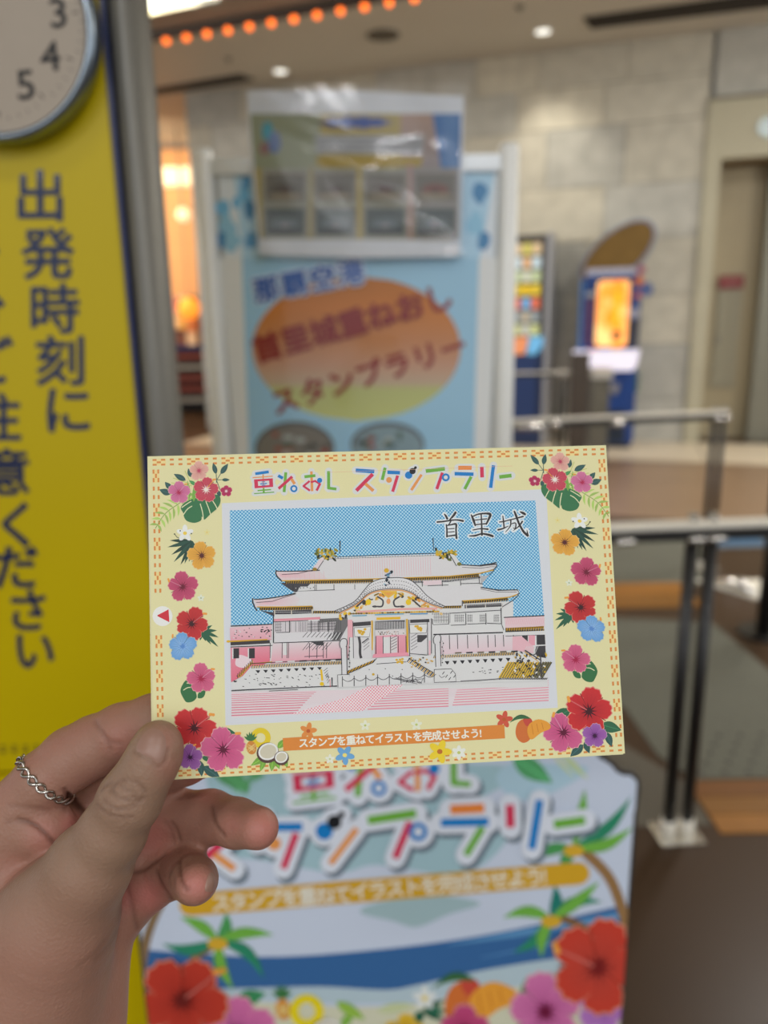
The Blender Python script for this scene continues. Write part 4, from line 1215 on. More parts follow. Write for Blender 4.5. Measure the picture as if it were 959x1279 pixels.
# wavy clear sleeve in front of the sheet
m_slv, nt, bb = new_mat('clear_sleeve')   # clear film: a faint mirror over a see-through sheet
nt.nodes.remove(bb)
tr = nt.nodes.new('ShaderNodeBsdfTransparent'); gl = nt.nodes.new('ShaderNodeBsdfGlossy'); gl.inputs['Roughness'].default_value = 0.10
lim = nt.nodes.new('ShaderNodeMath'); lim.operation = 'MINIMUM'; lim.inputs[1].default_value = 0.16
fr_ = nt.nodes.new('ShaderNodeFresnel'); fr_.inputs['IOR'].default_value = 1.55
mxs = nt.nodes.new('ShaderNodeMixShader'); nt.links.new(fr_.outputs[0], lim.inputs[0]); nt.links.new(lim.outputs[0], mxs.inputs[0]); nt.links.new(tr.outputs[0], mxs.inputs[1]); nt.links.new(gl.outputs[0], mxs.inputs[2])
nt.links.new(mxs.outputs[0], nt.nodes['Material Output'].inputs[0])
nx_, ny_ = 60, 46; vs = []; fs = []
xa = min(p[0] for p in pq_) - nc_[0] - 0.004; xb = max(p[0] for p in pq_) - nc_[0] + 0.004; ya = min(p[1] for p in pq_) - nc_[1] - 0.004; yb2 = max(p[1] for p in pq_) - nc_[1] + 0.006
for j in range(ny_ + 1):
    for i in range(nx_ + 1):
        u = i / nx_; v = j / ny_
        x = xa + (xb - xa) * u; y = ya + (yb2 - ya) * v
        # diagonal buckles running from the upper left to the lower middle, a fold on the right
        s1 = (u * 0.9 + v * 0.8)
        w = 0.004 + 0.0064 * math.exp(-((s1 - 0.86) / 0.085) ** 2) * (0.72 + 0.28 * math.sin(v * 40 + u * 9)) + 0.0042 * math.exp(-((u - 0.78) / 0.16) ** 2 - ((v - 0.58) / 0.10) ** 2) + 0.0009 * math.sin(u * 17 + v * 9)
        vs.append((x, y, w)); 
for j in range(ny_):
    for i in range(nx_): k = j * (nx_ + 1) + i; fs.append((k, k + 1, k + nx_ + 2, k + nx_ + 1))
me = bpy.data.meshes.new('sleeve'); me.from_pydata(vs, [], fs); put('sleeve', me, m_slv, no, smooth=True)

# ================================================================== big stamp-rally board below the card
LB_Y = 0.72
LF = yaw_frame((0.0, LB_Y, 0), 4.5)
rt = LF.px(797, 1000)[0]; lt_ = LF.px(171, 1165)[0]; ztp = LF.px(760, 935)[1]
mid = (rt + lt_) / 2
lb = thing('stamp_rally_board', 'white and blue illustrated stamp board with palm trees and rounded notched corners', 'sign board', LF.m @ Matrix.Translation((mid, 0, 0)))
half = (rt - lt_) / 2
sc = []
for p in ((797, 1010), (800, 985), (798, 972), (791, 965.5), (781, 965), (773, 961), (768, 954), (760, 948), (752, 944), (744, 932), (728, 922), (716, 908), (694, 898), (664, 894), (630, 882), (580, 876), (530, 872)): sc.append(LF.px(*p))
right = [(x - mid, y) for x, y in sc]
right = [(half - 0.001, 0.02), (half - 0.001, right[0][1])] + right
outline = right + [(-x, y) for x, y in right[::-1]]
m_core = M('board_core', (48, 46, 44), rough=0.4)
prism('board', outline, -0.007, 0.0, m_core, lb, bev=0.001)
bx('foot', (-half + 0.03, 0, -0.12), (half - 0.03, 0.019, 0.12), m_alu_d, lb, bev=0.003)
ins = 0.003
face = [(x - math.copysign(ins, x), y - (ins if y > 0.5 else 0)) for x, y in outline]
m_bface = print_mat('board_print', rough=0.35, coat=0.15, grain=400)
A = Art(LF, 0.00008, k=1.2)
# face polygon given straight in board coordinates
fpx = []
ca_ = lin((196, 206, 222), 1.2) + [1]
A.v += [(x + mid, y, 0.00006) for x, y in face]; A.fc.append(list(range(len(face)))); A.cc += [ca_] * len(face)
A.base = 2
W0, W1 = 180, 788
A.blob([(300, 955), (620, 955), (640, 975), (600, 1000), (640, 1030), (610, 1075), (560, 1092), (470, 1080), (420, 1090), (330, 1075), (250, 1060), (300, 1010), (260, 985)], (158, 190, 198))
A.blob([(470, 1128), (540, 1118), (600, 1128), (560, 1142), (520, 1158), (490, 1150), (450, 1140)], (158, 184, 188))
A.blob([(640, 952), (700, 955), (735, 960), (700, 985), (650, 1000), (620, 975)], (170, 200, 214))
A.poly(catmull([(180, 1186), (330, 1195), (480, 1185), (620, 1165), (780, 1130)], 6, False) + [(778, 1180)] + catmull([(760, 1182), (700, 1198), (600, 1214), (520, 1232), (480, 1238), (400, 1234), (300, 1236), (184, 1236)], 6, False), (54, 100, 152))
A.line([(560, 1180), (640, 1167), (776, 1143)], [1, 7, 9], (92, 146, 190)); A.line([(600, 1196), (700, 1176), (770, 1164)], [1, 4, 4], (88, 140, 186))
A.poly(catmull([(184, 1236), (300, 1234), (400, 1232), (480, 1236), (520, 1230), (600, 1212), (700, 1196), (776, 1190)], 5, False) + [(776, 1215)] + catmull([(700, 1222), (600, 1238), (500, 1252), (400, 1252), (300, 1248), (186, 1250)], 5, False), (176, 196, 204))
A.poly(catmull([(186, 1250), (300, 1250), (400, 1256), (500, 1256), (600, 1238), (700, 1226), (776, 1216)], 5, False) + [(775, 1420), (190, 1420)], (206, 206, 180))
A.poly([(186, 1300), (775, 1300), (774, 1420), (190, 1420)], (214, 200, 160))
frond(A, [(285, 948), (300, 962), (318, 980)], 5, 26, (92, 160, 104), w=11)
leaf(A, 262, 940, 312, 988, 26, (84, 150, 96), bend=4)
leaf(A, 640, 945, 690, 978, 26, (84, 160, 104)); leaf(A, 700, 940, 735, 974, 8, (186, 206, 150)); leaf(A, 690, 942, 718, 972, 5, (196, 210, 160))
# palms
BR = (128, 98, 66)


def palm(pts, w, cx, cy, fr, s=1.0):
    A.line(catmull(pts, 6, False), w, BR)
    P = catmull(pts, 6, False)
    for i in range(1, len(P) - 1, 2): A.line([(P[i][0] - w * .45, P[i][1]), (P[i][0] + w * .45, P[i][1] - 1)], 1.0, (100, 74, 50))
    for (ex, ey, c, b) in fr: leaf(A, cx, cy, ex, ey, 15 * s, c, bend=b)
    A.ell(cx, cy + 4, 13 * s, 8 * s, (208, 166, 50), n=12)


g1, g2, g3 = (44, 128, 96), (106, 166, 66), (70, 144, 80)
A.line(catmull([(176, 1215), (184, 1170), (200, 1130), (222, 1100)], 6, False), 11, (130, 106, 76))
palm([(228, 1220), (245, 1195), (268, 1180)], 10, 272, 1174, [(202, 1178, g1, -10), (225, 1145, g2, 4), (282, 1138, g3, 6), (342, 1167, g2, -6), (330, 1222, g1, -12), (292, 1235, g2, 6)])
A.line(catmull([(758, 1190), (740, 1165), (712, 1150), (696, 1144)], 6, False), 10, BR)
A.line(catmull([(786, 1180), (778, 1140), (760, 1095), (728, 1062)], 6, False), [13] * 19, (146, 112, 72))
palm([(742, 1172), (722, 1156), (700, 1146)], 8, 688, 1146, [(628, 1146, g2, 8), (640, 1190, g1, -8), (676, 1196, g2, 5), (752, 1126, g1, -10), (692, 1104, (34, 116, 104), 5), (748, 1100, g2, 3)])
palm([(730, 1066), (720, 1060)], 8, 716, 1058, [(788, 994, g1, 10), (790, 1032, g2, 10), (660, 1076, g3, 6), (704, 1092, g3, 4), (730, 985, g2, 2)])
# ribbon
A.line([(238, 1129), (722, 1090)], 28, (206, 160, 40), round_=True)
A.text('スタンプを重ねてイラストを完成させよう!', (276, 1126), (688, 1092), 25, (226, 222, 206), off=0.02)
bars(A, LINE1, lambda x, y: (391 + 2.15 * (x - 329), 998 - 0.12 * (x - 329) + 2.0 * (y - 615.6)), halo=8.5, halo_c=(214, 220, 230), shadow=((104, 118, 130), (4, 5), 1.0), ws=2.2)
bars(A, LINE2, lambda x, y: (370 + 2.527 * (x - 496.5) - .03 * (y - 594.4), 1040 - .118 * (x - 496.5) + 2.155 * (y - 594.4)), halo=8.5, halo_c=(214, 220, 230), shadow=((104, 118, 130), (4, 6), 1.0), ws=2.35)
# fruit and flowers along the foot
pineapple(A, 352, 1254, 1.5); A.ring(383, 1262, 16, 11, (228, 208, 30)); coconuts(A, 408, 1288, 1.5); leaf(A, 420, 1250, 456, 1272, 14, (140, 180, 70))
leaf(A, 470, 1262, 520, 1254, 12, (190, 200, 150)); fanleaf(A, 528, 1262, [(556, 1248), (560, 1262), (556, 1274), (515, 1275), (520, 1282)], 9, (44, 110, 84)); plum(A, 530, 1246, 15, (220, 224, 220), (224, 200, 70))
mango(A, 588, 1252, 2.2)
hib(A, 580, 1286, 32, (190, 74, 120), (176, 56, 104), (90, 20, 50), rot=-90, seed=61); hib(A, 506, 1290, 26, (216, 180, 50), (200, 150, 40), (120, 70, 20), rot=-90, seed=62)
leaf(A, 295, 1250, 332, 1240, 20, (56, 130, 84)); leaf(A, 650, 1242, 690, 1214, 26, (50, 134, 84)); leaf(A, 742, 1262, 776, 1236, 18, (50, 120, 80))
hib(A, 298, 1290, 46, (206, 110, 160), (190, 90, 150), (110, 30, 80), rot=-90, seed=51)
hib(A, 228, 1246, 58, (184, 58, 42), (170, 50, 40), (104, 30, 26), rot=-60, stam=-38, seed=52, sq=.95)
hib(A, 680, 1262, 46, (206, 116, 166), (190, 90, 150), (110, 24, 60), rot=-100, seed=53)
hib(A, 753, 1258, 32, (178, 120, 188), (160, 96, 176), (90, 20, 60), rot=-70, seed=54)
hib(A, 745, 1206, 57, (196, 62, 46), (186, 72, 60), (120, 32, 32), rot=-68, stam=-155, seed=55)
fc_ = A.build('printed_face', lb, m_bface, 0.0)
fc_.matrix_local = Matrix.Translation((-mid, 0, 0))
# clip what runs over the board's edge
me = fc_.data
bm = bmesh.new(); bm.from_mesh(me)
for co, no_ in (((mid + half - ins, 0, 0), (1, 0, 0)), ((mid - half + ins, 0, 0), (-1, 0, 0)), ((0, 0.03, 0), (0, -1, 0))):
    bmesh.ops.bisect_plane(bm, geom=bm.verts[:] + bm.edges[:] + bm.faces[:], plane_co=co, plane_no=no_, clear_outer=True)
bm.to_mesh(me); bm.free()


# ================================================================== the stamp card
def cv(v): return R3 @ Vector((v[0], -v[1], -v[2]))


r1 = cv((0.9966, -0.03048, 0.07646)); r2 = cv((0.04244, 0.99656, -0.06622)); t0 = cv((-0.07440, -0.01750, 0.24146))
ex = r1.normalized(); ey = (-r2 - ex * (-r2).dot(ex)).normalized()
CO = CPOS + t0 + ex * 0.074 - ey * 0.05
CD = Frame(CO, ex, ey)
card = thing('stamp_card', 'pale yellow postcard with flowers and a castle print, held up in the hand', 'card', CD.m)
m_paper = M('card_paper', (226, 220, 168), rough=0.5, scale=300, var=0.02, k=1.0)
bx('card_stock', (-0.074, -0.05, -0.00035), (0.074, 0.05, 0.0), m_paper, card)
KC = 1.14
m_print = print_mat('card_print', rough=0.5, grain=3000)
ST = 0.000003
CREAM = (224, 218, 164)

# --- woven border of small dashes
A = Art(CD, ST, k=KC)
OB = (216, 138, 66); YB = (246, 214, 130)
A.poly([(184.6, 570.6), (756.6, 556.6), (780.4, 941.2), (193.4, 974.4)], (225, 219, 166))


def border(p0, p1, n, start, skip=()):
    """n slots of 10.75 px; a cross motif takes two slots, a pair one slot"""
    dx, dy = p1[0] - p0[0], p1[1] - p0[1]; d = math.hypot(dx, dy); dx /= d; dy /= d; nx, ny = -dy, dx
    u = d / n; i = 0; k = start

    def dash(s_, e_, o, c=OB, w=2.3):
        A.line([(p0[0] + dx * s_ + nx * o, p0[1] + dy * s_ + ny * o), (p0[0] + dx * e_ + nx * o, p0[1] + dy * e_ + ny * o)], w, c)
    while i < n:
        a = i * u
        if k % 4 == 0 and i + 2 <= n:
            A.line([(p0[0] + dx * (a + .3), p0[1] + dy * (a + .3)), (p0[0] + dx * (a + 1.55 * u), p0[1] + dy * (a + 1.55 * u))], 8.0, (238, 214, 146))
            for o in (-3, 3):
                dash(a, a + 5, o); dash(a + 10.6, a + 15.8, o)
            dash(a + 5.2, a + 10.4, 0)
            i += 2; k += 2
        else:
            for o in (-3, 3): dash(a, a + 5, o, w=2.5)
            i += 1; k += 1


border((190.5, 577.6), (755, 564.0), 52.5, 0)
border((194.6, 586.5), (197.3, 746), 15, 0)
border((198.2, 793.5), (201.5, 955), 15, 0)
border((751.2, 573.5), (773, 926), 33, 0)
border((212, 966.6), (777, 933.8), 52.5, 3)
A.build('border_print', card, m_print)

# --- white panel
A = Art(CD, ST, k=KC, base=3)
A.poly([(277, 628.5), (682, 611), (696.5, 884), (281.5, 906)], (214, 217, 221))
A.build('panel_print', card, m_print)

# --- corner flowers and side columns
A = Art(CD, ST, k=KC, base=16)
side_motifs(A)
A.ell(203, 769.5, 12.5, 12.5, (232, 232, 226)); A.poly([(196.5, 769), (210.5, 761), (211.5, 777)], (208, 50, 62)); A.line([(197.3, 769), (210.2, 761.8), (210.8, 776.2), (197.3, 769)], 1.6, (208, 50, 62), round_=True)
corner_left(A)
A.tf = lambda x, y: (950 + (y - 611) * .085 - x, y - 12.5 - (y - 611) * .048)
side_motifs(A)
A.tf = None
corner_right(A)
# bottom row
leaf(A, 360, 925, 380, 925, 6, (122, 170, 66)); A.ring(325.5, 921.5, 9.3, 6.6, (226, 200, 40)); pineapple(A, 313, 930, .95); coconuts(A, 335, 938.5, 1.0)
for (x, y, c) in ((385, 913, (222, 140, 66)), (629.5, 898.5, (206, 86, 62))): plum(A, x, y, 10.5, c, (190, 90, 40), rot=-80)
plum(A, 456, 906, 6.5, (228, 230, 206), (190, 200, 110)); plum(A, 520, 905, 7, (228, 230, 206), (190, 200, 110)); plum(A, 412, 948, 6, (230, 232, 214), (200, 210, 150)); plum(A, 573, 940, 9, (230, 232, 220), (190, 200, 110), n=6)
A.poly([(353, 921.8), (629.5, 905), (630.4, 922), (354, 937.8)], (220, 136, 56))
A.text('スタンプを重ねてイラストを完成させよう!', (379, 927.8), (604.5, 915.2), 12.6, (244, 236, 220), off=0.028)
plum(A, 430.5, 943, 12, (108, 166, 212), (236, 220, 120), rot=-60); plum(A, 549, 938.5, 14.5, (234, 206, 46), (190, 110, 40), rot=-70)
mango(A, 659.5, 911, 1.05)
A.line([(410, 590), (640, 582)], .35, (226, 178, 140))
fpo = A.build('flower_print', card, m_print)
bm = bmesh.new(); bm.from_mesh(fpo.data)                      # trimmed at the card's cut edges
for co, no_ in (((0.0739, 0, 0), (1, 0, 0)), ((-0.0739, 0, 0), (-1, 0, 0)), ((0, 0.0499, 0), (0, 1, 0)), ((0, -0.0499, 0), (0, -1, 0))):
    bmesh.ops.bisect_plane(bm, geom=bm.verts[:] + bm.edges[:] + bm.faces[:], plane_co=co, plane_no=no_, clear_outer=True)
bm.to_mesh(fpo.data); bm.free()

# --- bar lettering of the heading
A = Art(CD, ST, k=KC, base=3)
bars(A, LINE1 + LINE2, halo=2.6, halo_c=(214, 216, 212))
hd = A.build('heading_print', card, m_print); hd['label'] = 'multicoloured bar lettering heading on the card'

# ------------------------------------------------------------------ the castle picture
def plane_poly(name, P, mat, layer):
    vs = [(*CD.px(x, y), layer * ST) for x, y in P]
    me = bpy.data.meshes.new(name); me.from_pydata(vs, [], [list(range(len(P)))]); return put(name, me, mat, card)


m_sky = halftone_mat('halftone_sky', (58, 150, 198), (186, 220, 234), 0.00078, duty=0.47, noise_amt=0.0, k=KC)
m_pink = halftone_mat('halftone_pink', (222, 120, 140), (232, 222, 222), 0.0007, duty=0.62, noise_amt=0.15, k=KC)
m_pdot = halftone_mat('halftone_pale_pink', (228, 150, 164), (230, 214, 216), 0.0006, duty=0.72, noise_amt=0.3, k=KC)
plane_poly('sky_print', [(287, 637.5), (668.5, 625), (679.5, 769.5), (650, 771), (288.5, 781)], m_sky, 8)

A = Art(CD, ST, k=KC, base=10)
WH = (216, 216, 214); BL = (44, 42, 46); GO = (206, 160, 34); PK = (222, 146, 158); PP = (224, 196, 200); DK = (66, 64, 68)
T1 = lambda x, y: (280 + x / 7.99, 670 + y / 7.99)
T2 = lambda x, y: (390 + x / 7.99, 670 + y / 7.99)
T3 = lambda x, y: (500 + x / 5.047, 670 + y / 5.047)
T4 = lambda x, y: (280 + x / 6.85, 770 + y / 6.85)
T5 = lambda x, y: (400 + x / 5.994, 760 + y / 5.994)
T6 = lambda x, y: (540 + x / 5.994, 760 + y / 5.994)
rd = random.Random(11)


def T(t, *p): return [t(p[i], p[i + 1]) for i in range(0, len(p), 2)]


def pol(t, c, *p): A.poly(T(t, *p), c)


def ln(t, w, c, *p): A.line(T(t, *p), w, c)


# white ground behind the building
A.poly([(288.5, 782), (341, 779), (341, 757), (641, 751), (641, 771), (680, 769.5), (684.4, 858), (290, 864)], WH)
# walls between the two roofs
A.poly([(362, 726), (600, 716), (603, 733), (367, 741)], WH)
pol(T1, DK, 560, 462, 700, 465, 740, 540, 680, 545, 640, 520)
# upper roof
A.poly([(344.5, 713), (346, 719.5), (353, 725), (400, 724.2), (470, 722.2), (500, 721.2), (560, 719), (598, 715.5), (616, 711.5), (620.6, 706), (619.5, 703.5), (600, 706), (577, 705), (571.5, 701), (563, 692), (480, 694.2), (404, 697.5), (400, 700), (396, 708), (388, 711.5), (370, 714)], (214, 212, 212))
A.fan((352, 719), [(344.5, 713), (370, 714), (396, 710), (410, 724), (353, 725), (346, 719.5)], (226, 180, 186), (216, 206, 206))
for i in range(34):
    x = 438 + i * 3.0
    A.line([(x, 697.5 - i * .05), (x + 1.0, 721.8 - i * .12)], .55, (222, 178, 186))
for i in range(10): A.line([(350 + i * 6, 716 - i * .3), (351 + i * 6, 724)], .4, (222, 178, 186))
# ridge outlines
A.line([(404, 696.5), (480, 693), (560, 690.5)], 1.0, BL); A.line([(404, 698.3), (480, 695.6), (562, 693.0)], .7, BL)
for i in range(46): A.line([(406 + i * 3.4, 697.2 - i * .11), (407.6 + i * 3.4, 697.1 - i * .11)], 1.8, WH)
for i in range(36):
    x = 346 + i * 1.5; y = 713.2 + .2 - 0.0004 * (i - 4) ** 2 * (2 if i < 30 else 3); A.ell(x, y, .9, .8, BL, n=6)
A.line([(345, 712), (344.3, 716), (346, 720), (352, 726)], 1.6, BL)
A.line([(352, 717.5), (372, 716.5), (392, 711.5)], .6, BL)
A.line([(563, 692), (567, 698), (571, 706), (577, 705.5), (600, 707), (619, 704)], 1.2, BL); A.line([(577, 708.5), (600, 709.8), (613, 707.8), (619.5, 708)], .6, BL)
A.line([(600, 706), (612, 704.3), (619.7, 702.5), (620.5, 707), (617, 711), (600, 716.4)], 1.3, BL)
for i in range(22): A.ell(578 + i * 1.95, 705.3 + .9 * math.sin(i * .15), .8, .7, BL, n=6)
# eave of the upper roof: gold line, rafters
A.line([(352, 725.4), (470, 723), (500, 722), (560, 719.8), (598, 716.3), (616, 712)], 1.4, GO)
A.line([(356, 727.6), (420, 726.6), (466, 725.2)], 3.6, (82, 66, 30)); A.line([(500, 724), (560, 722), (598, 718.4)], 3.4, (82, 66, 30))
for i in range(78):
    x = 357 + i * 1.4
    A.line([(x, 725.8), (x - .6, 729.6 - .01 * i)], .55, GO if i % 2 else BL)
for i in range(66):
    x = 506 + i * 1.4; y = 722.6 - i * .06
    A.line([(x, y), (x - .6, y + 4)], .55, GO if i % 2 else BL)
A.line([(504, 727.5), (560, 725.6), (600, 721)], 2.4, DK)
for i in range(45): A.line([(510 + i * 2, 724.8 - i * .08), (509.2 + i * 2, 728.8 - i * .1)], .6, (200, 200, 200))
ln(T1, 2.2, DK, 590, 470, 660, 520, 700, 545); pol(T1, DK, 620, 468, 860, 470, 830, 500, 760, 500, 720, 560, 680, 545)
for i in range(12): A.ell(369 + i * 2 + rd.random(), 733.5 + rd.random() * 2, .7, .7, BL if i % 2 else WH, n=6)
# thin lines of the wall between the roofs
for x in (393, 395, 417, 443, 366): A.line([(x, 730), (x, 737.5)], .8, BL)
A.line([(384, 738), (418, 736.6)], .8, BL); A.line([(370, 738.8), (386, 738)], .9, BL)
for x in (527, 552, 575): A.line([(x, 725), (x + .3, 732.5)], .8, BL)
A.line([(534, 731.5), (560, 730.6)], .7, BL); A.line([(575, 729), (599, 728.4)], .8, BL); A.line([(598, 719), (598.5, 729), (603, 729.5)], .9, BL); A.line([(600, 729), (610, 719), (617, 712)], .9, BL)
pol(T3, (180, 180, 182), 500, 250, 560, 245, 510, 300)
A.poly([(528, 725.5), (551, 724.5), (551.5, 730), (529, 731)], (224, 204, 208))
# lower roof
A.poly([(316, 748), (319, 758.5), (390, 757.2), (393, 763), (440, 763), (545, 757), (575, 757), (578, 750.5), (615, 748), (638, 745), (648, 741), (647.6, 736.5), (625, 737.5), (600, 733), (598, 730.8), (560, 731.8), (480, 735), (372, 738.6), (366, 741), (345, 746), (330, 748)], (214, 213, 213))
A.fan((330, 753), [(316, 748), (345, 747), (366, 742), (375, 748), (370, 757.5), (319, 758.5)], (226, 182, 190), (216, 208, 208))
A.line([(315.8, 747), (315.5, 752), (318, 758), (321, 763)], 1.6, BL)
for i in range(38):
    f = i / 37; x = 318 + 50 * f; y = 748.6 - 7.6 * f ** 1.7; A.ell(x, y, .95, .8, BL, n=6)
A.line([(320, 752.5), (340, 751), (355, 746), (370, 741.5)], .6, BL)
A.line([(321, 758), (350, 758), (390, 757)], 1.3, GO); A.line([(324, 760.4), (356, 760.2), (391, 759.2)], 3.4, (74, 58, 28))
for i in range(46): A.line([(325 + i * 1.45, 758.8), (324.2 + i * 1.45, 762)], .55, GO if i % 2 else BL)
pol(T1, DK, 360, 738, 500, 760, 500, 800, 470, 785); A.line([(341, 765), (366, 764.6), (389, 763.5)], 4.6, (70, 68, 72))
for x in (343, 364, 390): A.line([(x, 762), (x, 767.4)], 1.2, (210, 200, 180))
for i in range(30): A.line([(342 + i * 1.6, 764.5), (343 + i * 1.6, 764.5)], .8, (190, 190, 190))
A.line([(391, 764.5), (432, 764)], 2.6, (80, 66, 34))
for i in range(28): A.line([(392 + i * 1.45, 762.8), (391.4 + i * 1.45, 766.4)], .6, GO if i % 2 else BL)
A.line([(600, 733.5), (622, 737.4), (646, 736.6), (648.3, 741), (640, 745.5)], 1.3, BL); A.line([(600, 735.5), (620, 739.6), (645, 739.4)], .6, BL)
for i in range(26): A.ell(601 + i * 1.8, 733.8 + 3.2 * math.sin(min(i * .09, 1.57)), .8, .7, BL, n=6)
A.line([(577, 750.6), (615, 748), (636, 745.8), (646, 742.5)], 1.4, GO); A.line([(578, 752.6), (612, 750.4), (634, 748)], 2.8, (74, 60, 28))
for i in range(38): A.line([(579 + i * 1.5, 751.3 - i * .08), (578.4 + i * 1.5, 754 - i * .08)], .55, GO if i % 2 else BL)
A.line([(548, 758.3), (576, 757.6)], 2.8, (90, 72, 30))
for i in range(20): A.line([(549 + i * 1.4, 757), (548.4 + i * 1.4, 760)], .55, GO if i % 2 else BL)
A.line([(577, 750), (577.2, 757)], 1.0, BL)
A.line([(580, 757.6), (626, 755.4)], 4.4, (78, 76, 78))
for x in (582, 606, 627): A.line([(x, 753.5), (x + .3, 760)], 1.1, (206, 200, 190))
for i in range(28): A.line([(583 + i * 1.6, 756.0 - i * .05), (584 + i * 1.6, 756.0 - i * .05)], .7, (196, 196, 196))
A.line([(627, 758), (640, 750), (648, 743)], .9, BL)
# upper storey: windows, bands
A.line([(341, 774.6), (372, 773.4), (400, 772)], 3.0, PK); A.line([(341, 776.8), (385, 775)], .8, BL); A.line([(341.5, 768), (341.5, 803)], 1.2, BL)
A.poly([(342, 777.5), (430, 774), (430, 789), (342, 791)], (206, 200, 202))
for i in range(40):
    x = 344 + i * 2.1
    if 352 < x < 372 and i % 3: continue
    A.line([(x, 777 - i * .05), (x, 789)], .5, BL)
for y in (779.5, 783, 787): A.line([(384, y), (430, y - 1.2)], .45, DK); A.line([(344, y + .5), (352, y)], .4, DK)
for x in (361.5, 388.5, 398, 410, 424): A.line([(x, 775), (x, 790)], 1.1, BL)
A.line([(345, 790), (362, 789.6), (362, 791.5)], .8, BL)
A.poly([(343, 790.5), (432, 788.5), (429, 800.5), (343, 803)], (214, 212, 213)); A.line([(342, 803), (429, 799.8)], 1.0, BL)
A.poly([(399, 773), (436, 771), (436, 778), (424, 800), (414, 800), (420, 776), (399, 778)], (110, 108, 108))
for i in range(9): A.line([(378 + i * 5.4, 796), (384 + i * 5.4, 789.5)], .7, DK)
for i in range(12): A.line([(400 + i * 2.3, 774), (400 + i * 2.3, 787)], .45, (40, 40, 44))
for i in range(7): A.line([(408 + i * 2.2, 799), (414 + i * 2.2, 790)], .8, WH if i % 2 else BL)
# lower storey
A.grad([(341, 803.5), (434, 800.6), (434, 822), (338, 829)], (220, 208, 210), (224, 160, 172))
for x in (352.5, 358.6, 360.5, 386.5, 396, 404, 408, 337.5): A.line([(x, 803), (x - .3, 822)], .8, BL)
A.poly([(353.5, 803), (358, 803), (358, 818), (353.5, 818)], WH)
A.poly([(389, 802), (404, 801.2), (404, 806), (396, 806)], DK)
for i in range(8): A.line([(378 + i * 4, 812 - (i % 3)), (386 + i * 4, 802)], .6, BL)
A.line([(380, 820), (404, 819)], .8, BL)
# left annex
A.grad([(287, 784), (339, 780), (339, 799), (288, 801)], (226, 190, 196), (224, 160, 172)); A.line([(288, 782), (340, 779.5)], 1.3, BL)
for i in range(30): A.ell(290 + rd.random() * 48, 784 + rd.random() * 13, .7 + rd.random() * .6, .5 + rd.random() * .4, BL if i % 3 else WH, n=6)
for i in range(14): A.ell(326 + rd.random() * 13, 783 + rd.random() * 6, 1.3, .7, BL, n=6)
A.line([(283, 801.2), (310, 800), (334, 798.8)], 1.8, GO); A.line([(288, 804), (337, 801.4)], 4.2, (60, 56, 56)); A.ell(285.5, 801, 2.2, 1.5, (220, 176, 40), n=8)
A.line([(288, 808), (340, 806)], 1.0, BL)
A.grad([(288, 809), (337, 807), (337, 826), (288.6, 852)], (224, 150, 164), (222, 112, 132))
A.blob([(298, 818), (312, 822), (316, 828), (304, 834), (294, 830)], (228, 208, 212))
for x in (291.5, 311): A.poly([(x - 1.5, 809.5), (x, 809.5), (x, 823), (x - 1.5, 823)], WH); A.poly([(x, 809.8), (x + 7.2, 809.4), (x + 7.2, 822), (x, 822.4)], (52, 50, 52))
# right wing: windows and bands
for i in range(10): A.line([(543 + i * 2.1, 764.8), (543 + i * 2.1, 778)], .5, BL)
for y in (767, 771, 775): A.line([(541, y), (560, y - .4)], .4, DK)
A.line([(560, 762), (626, 758.6)], 2.2, WH); A.line([(561, 766), (626, 762)], .8, BL); A.line([(625.5, 759), (626, 779)], 1.0, BL)
for a_, b_ in ((568, 579.5), (584, 590), (599.5, 605.5), (617, 623.5)):
    x = a_
    while x < b_:
        A.line([(x, 767.5), (x, 777)], .5, DK); x += 1.7
    for y in (769, 772, 775): A.line([(a_ - .6, y), (b_, y - .3)], .35, DK)
for x in (560, 581.5, 606.5, 540): A.line([(x, 766), (x + .2, 780)], .9, BL)
A.line([(541, 780.2), (560, 779.4)], .7, BL); A.line([(563, 781), (582, 780)], .7, BL); A.line([(583.5, 779.4), (606.5, 778.6)], .7, BL); A.line([(608, 778.4), (626, 779), (629, 787)], .8, BL)
A.line([(541, 792.5), (580, 791.5), (628, 790)], 1.6, BL)
for x in (561, 571, 583.5, 596.5, 609, 618, 628.5, 641): A.line([(x, 793), (x + .6, 811 - (x - 560) * .05)], .9, BL)
A.grad([(543, 794), (640, 791), (640, 812), (543, 818)], (218, 214, 215), (222, 196, 202))
for x in (561, 571, 583.5, 596.5, 609, 618, 628.5, 641): A.line([(x, 793), (x + .6, 811 - (x - 560) * .05)], .9, BL)
# right annex
A.poly([(630, 771.5), (679.5, 769.2), (680, 783), (631, 785)], (224, 196, 200)); A.line([(629, 771.2), (679.8, 768.8)], 1.3, BL)
for i in range(20): A.line([(632 + i * 2.4, 780), (634 + i * 2.4, 772)], .35, (222, 160, 170))
A.line([(631, 786), (679, 783.5)], 3.2, (146, 112, 30)); A.line([(631, 788.6), (679.5, 786.6)], 2.2, (60, 56, 50))
for i in range(32): A.line([(632 + i * 1.5, 784), (631.4 + i * 1.5, 788)], .55, GO if i % 2 else BL)
A.line([(631, 792.4), (680, 790.8)], 1.6, WH); A.line([(631, 794.4), (680, 793)], .7, BL)
A.poly([(652, 794), (659, 793.6), (659, 806), (652, 806)], (56, 54, 56)); A.poly([(660, 793.5), (668, 793.4), (668, 806), (660, 806)], (226, 160, 172))
A.poly([(670, 793), (680.3, 792.8), (681, 805), (670, 805.4)], (56, 54, 56)); A.poly([(669, 807), (681, 806.4), (682, 829), (674, 826), (668, 815)], (62, 60, 62))
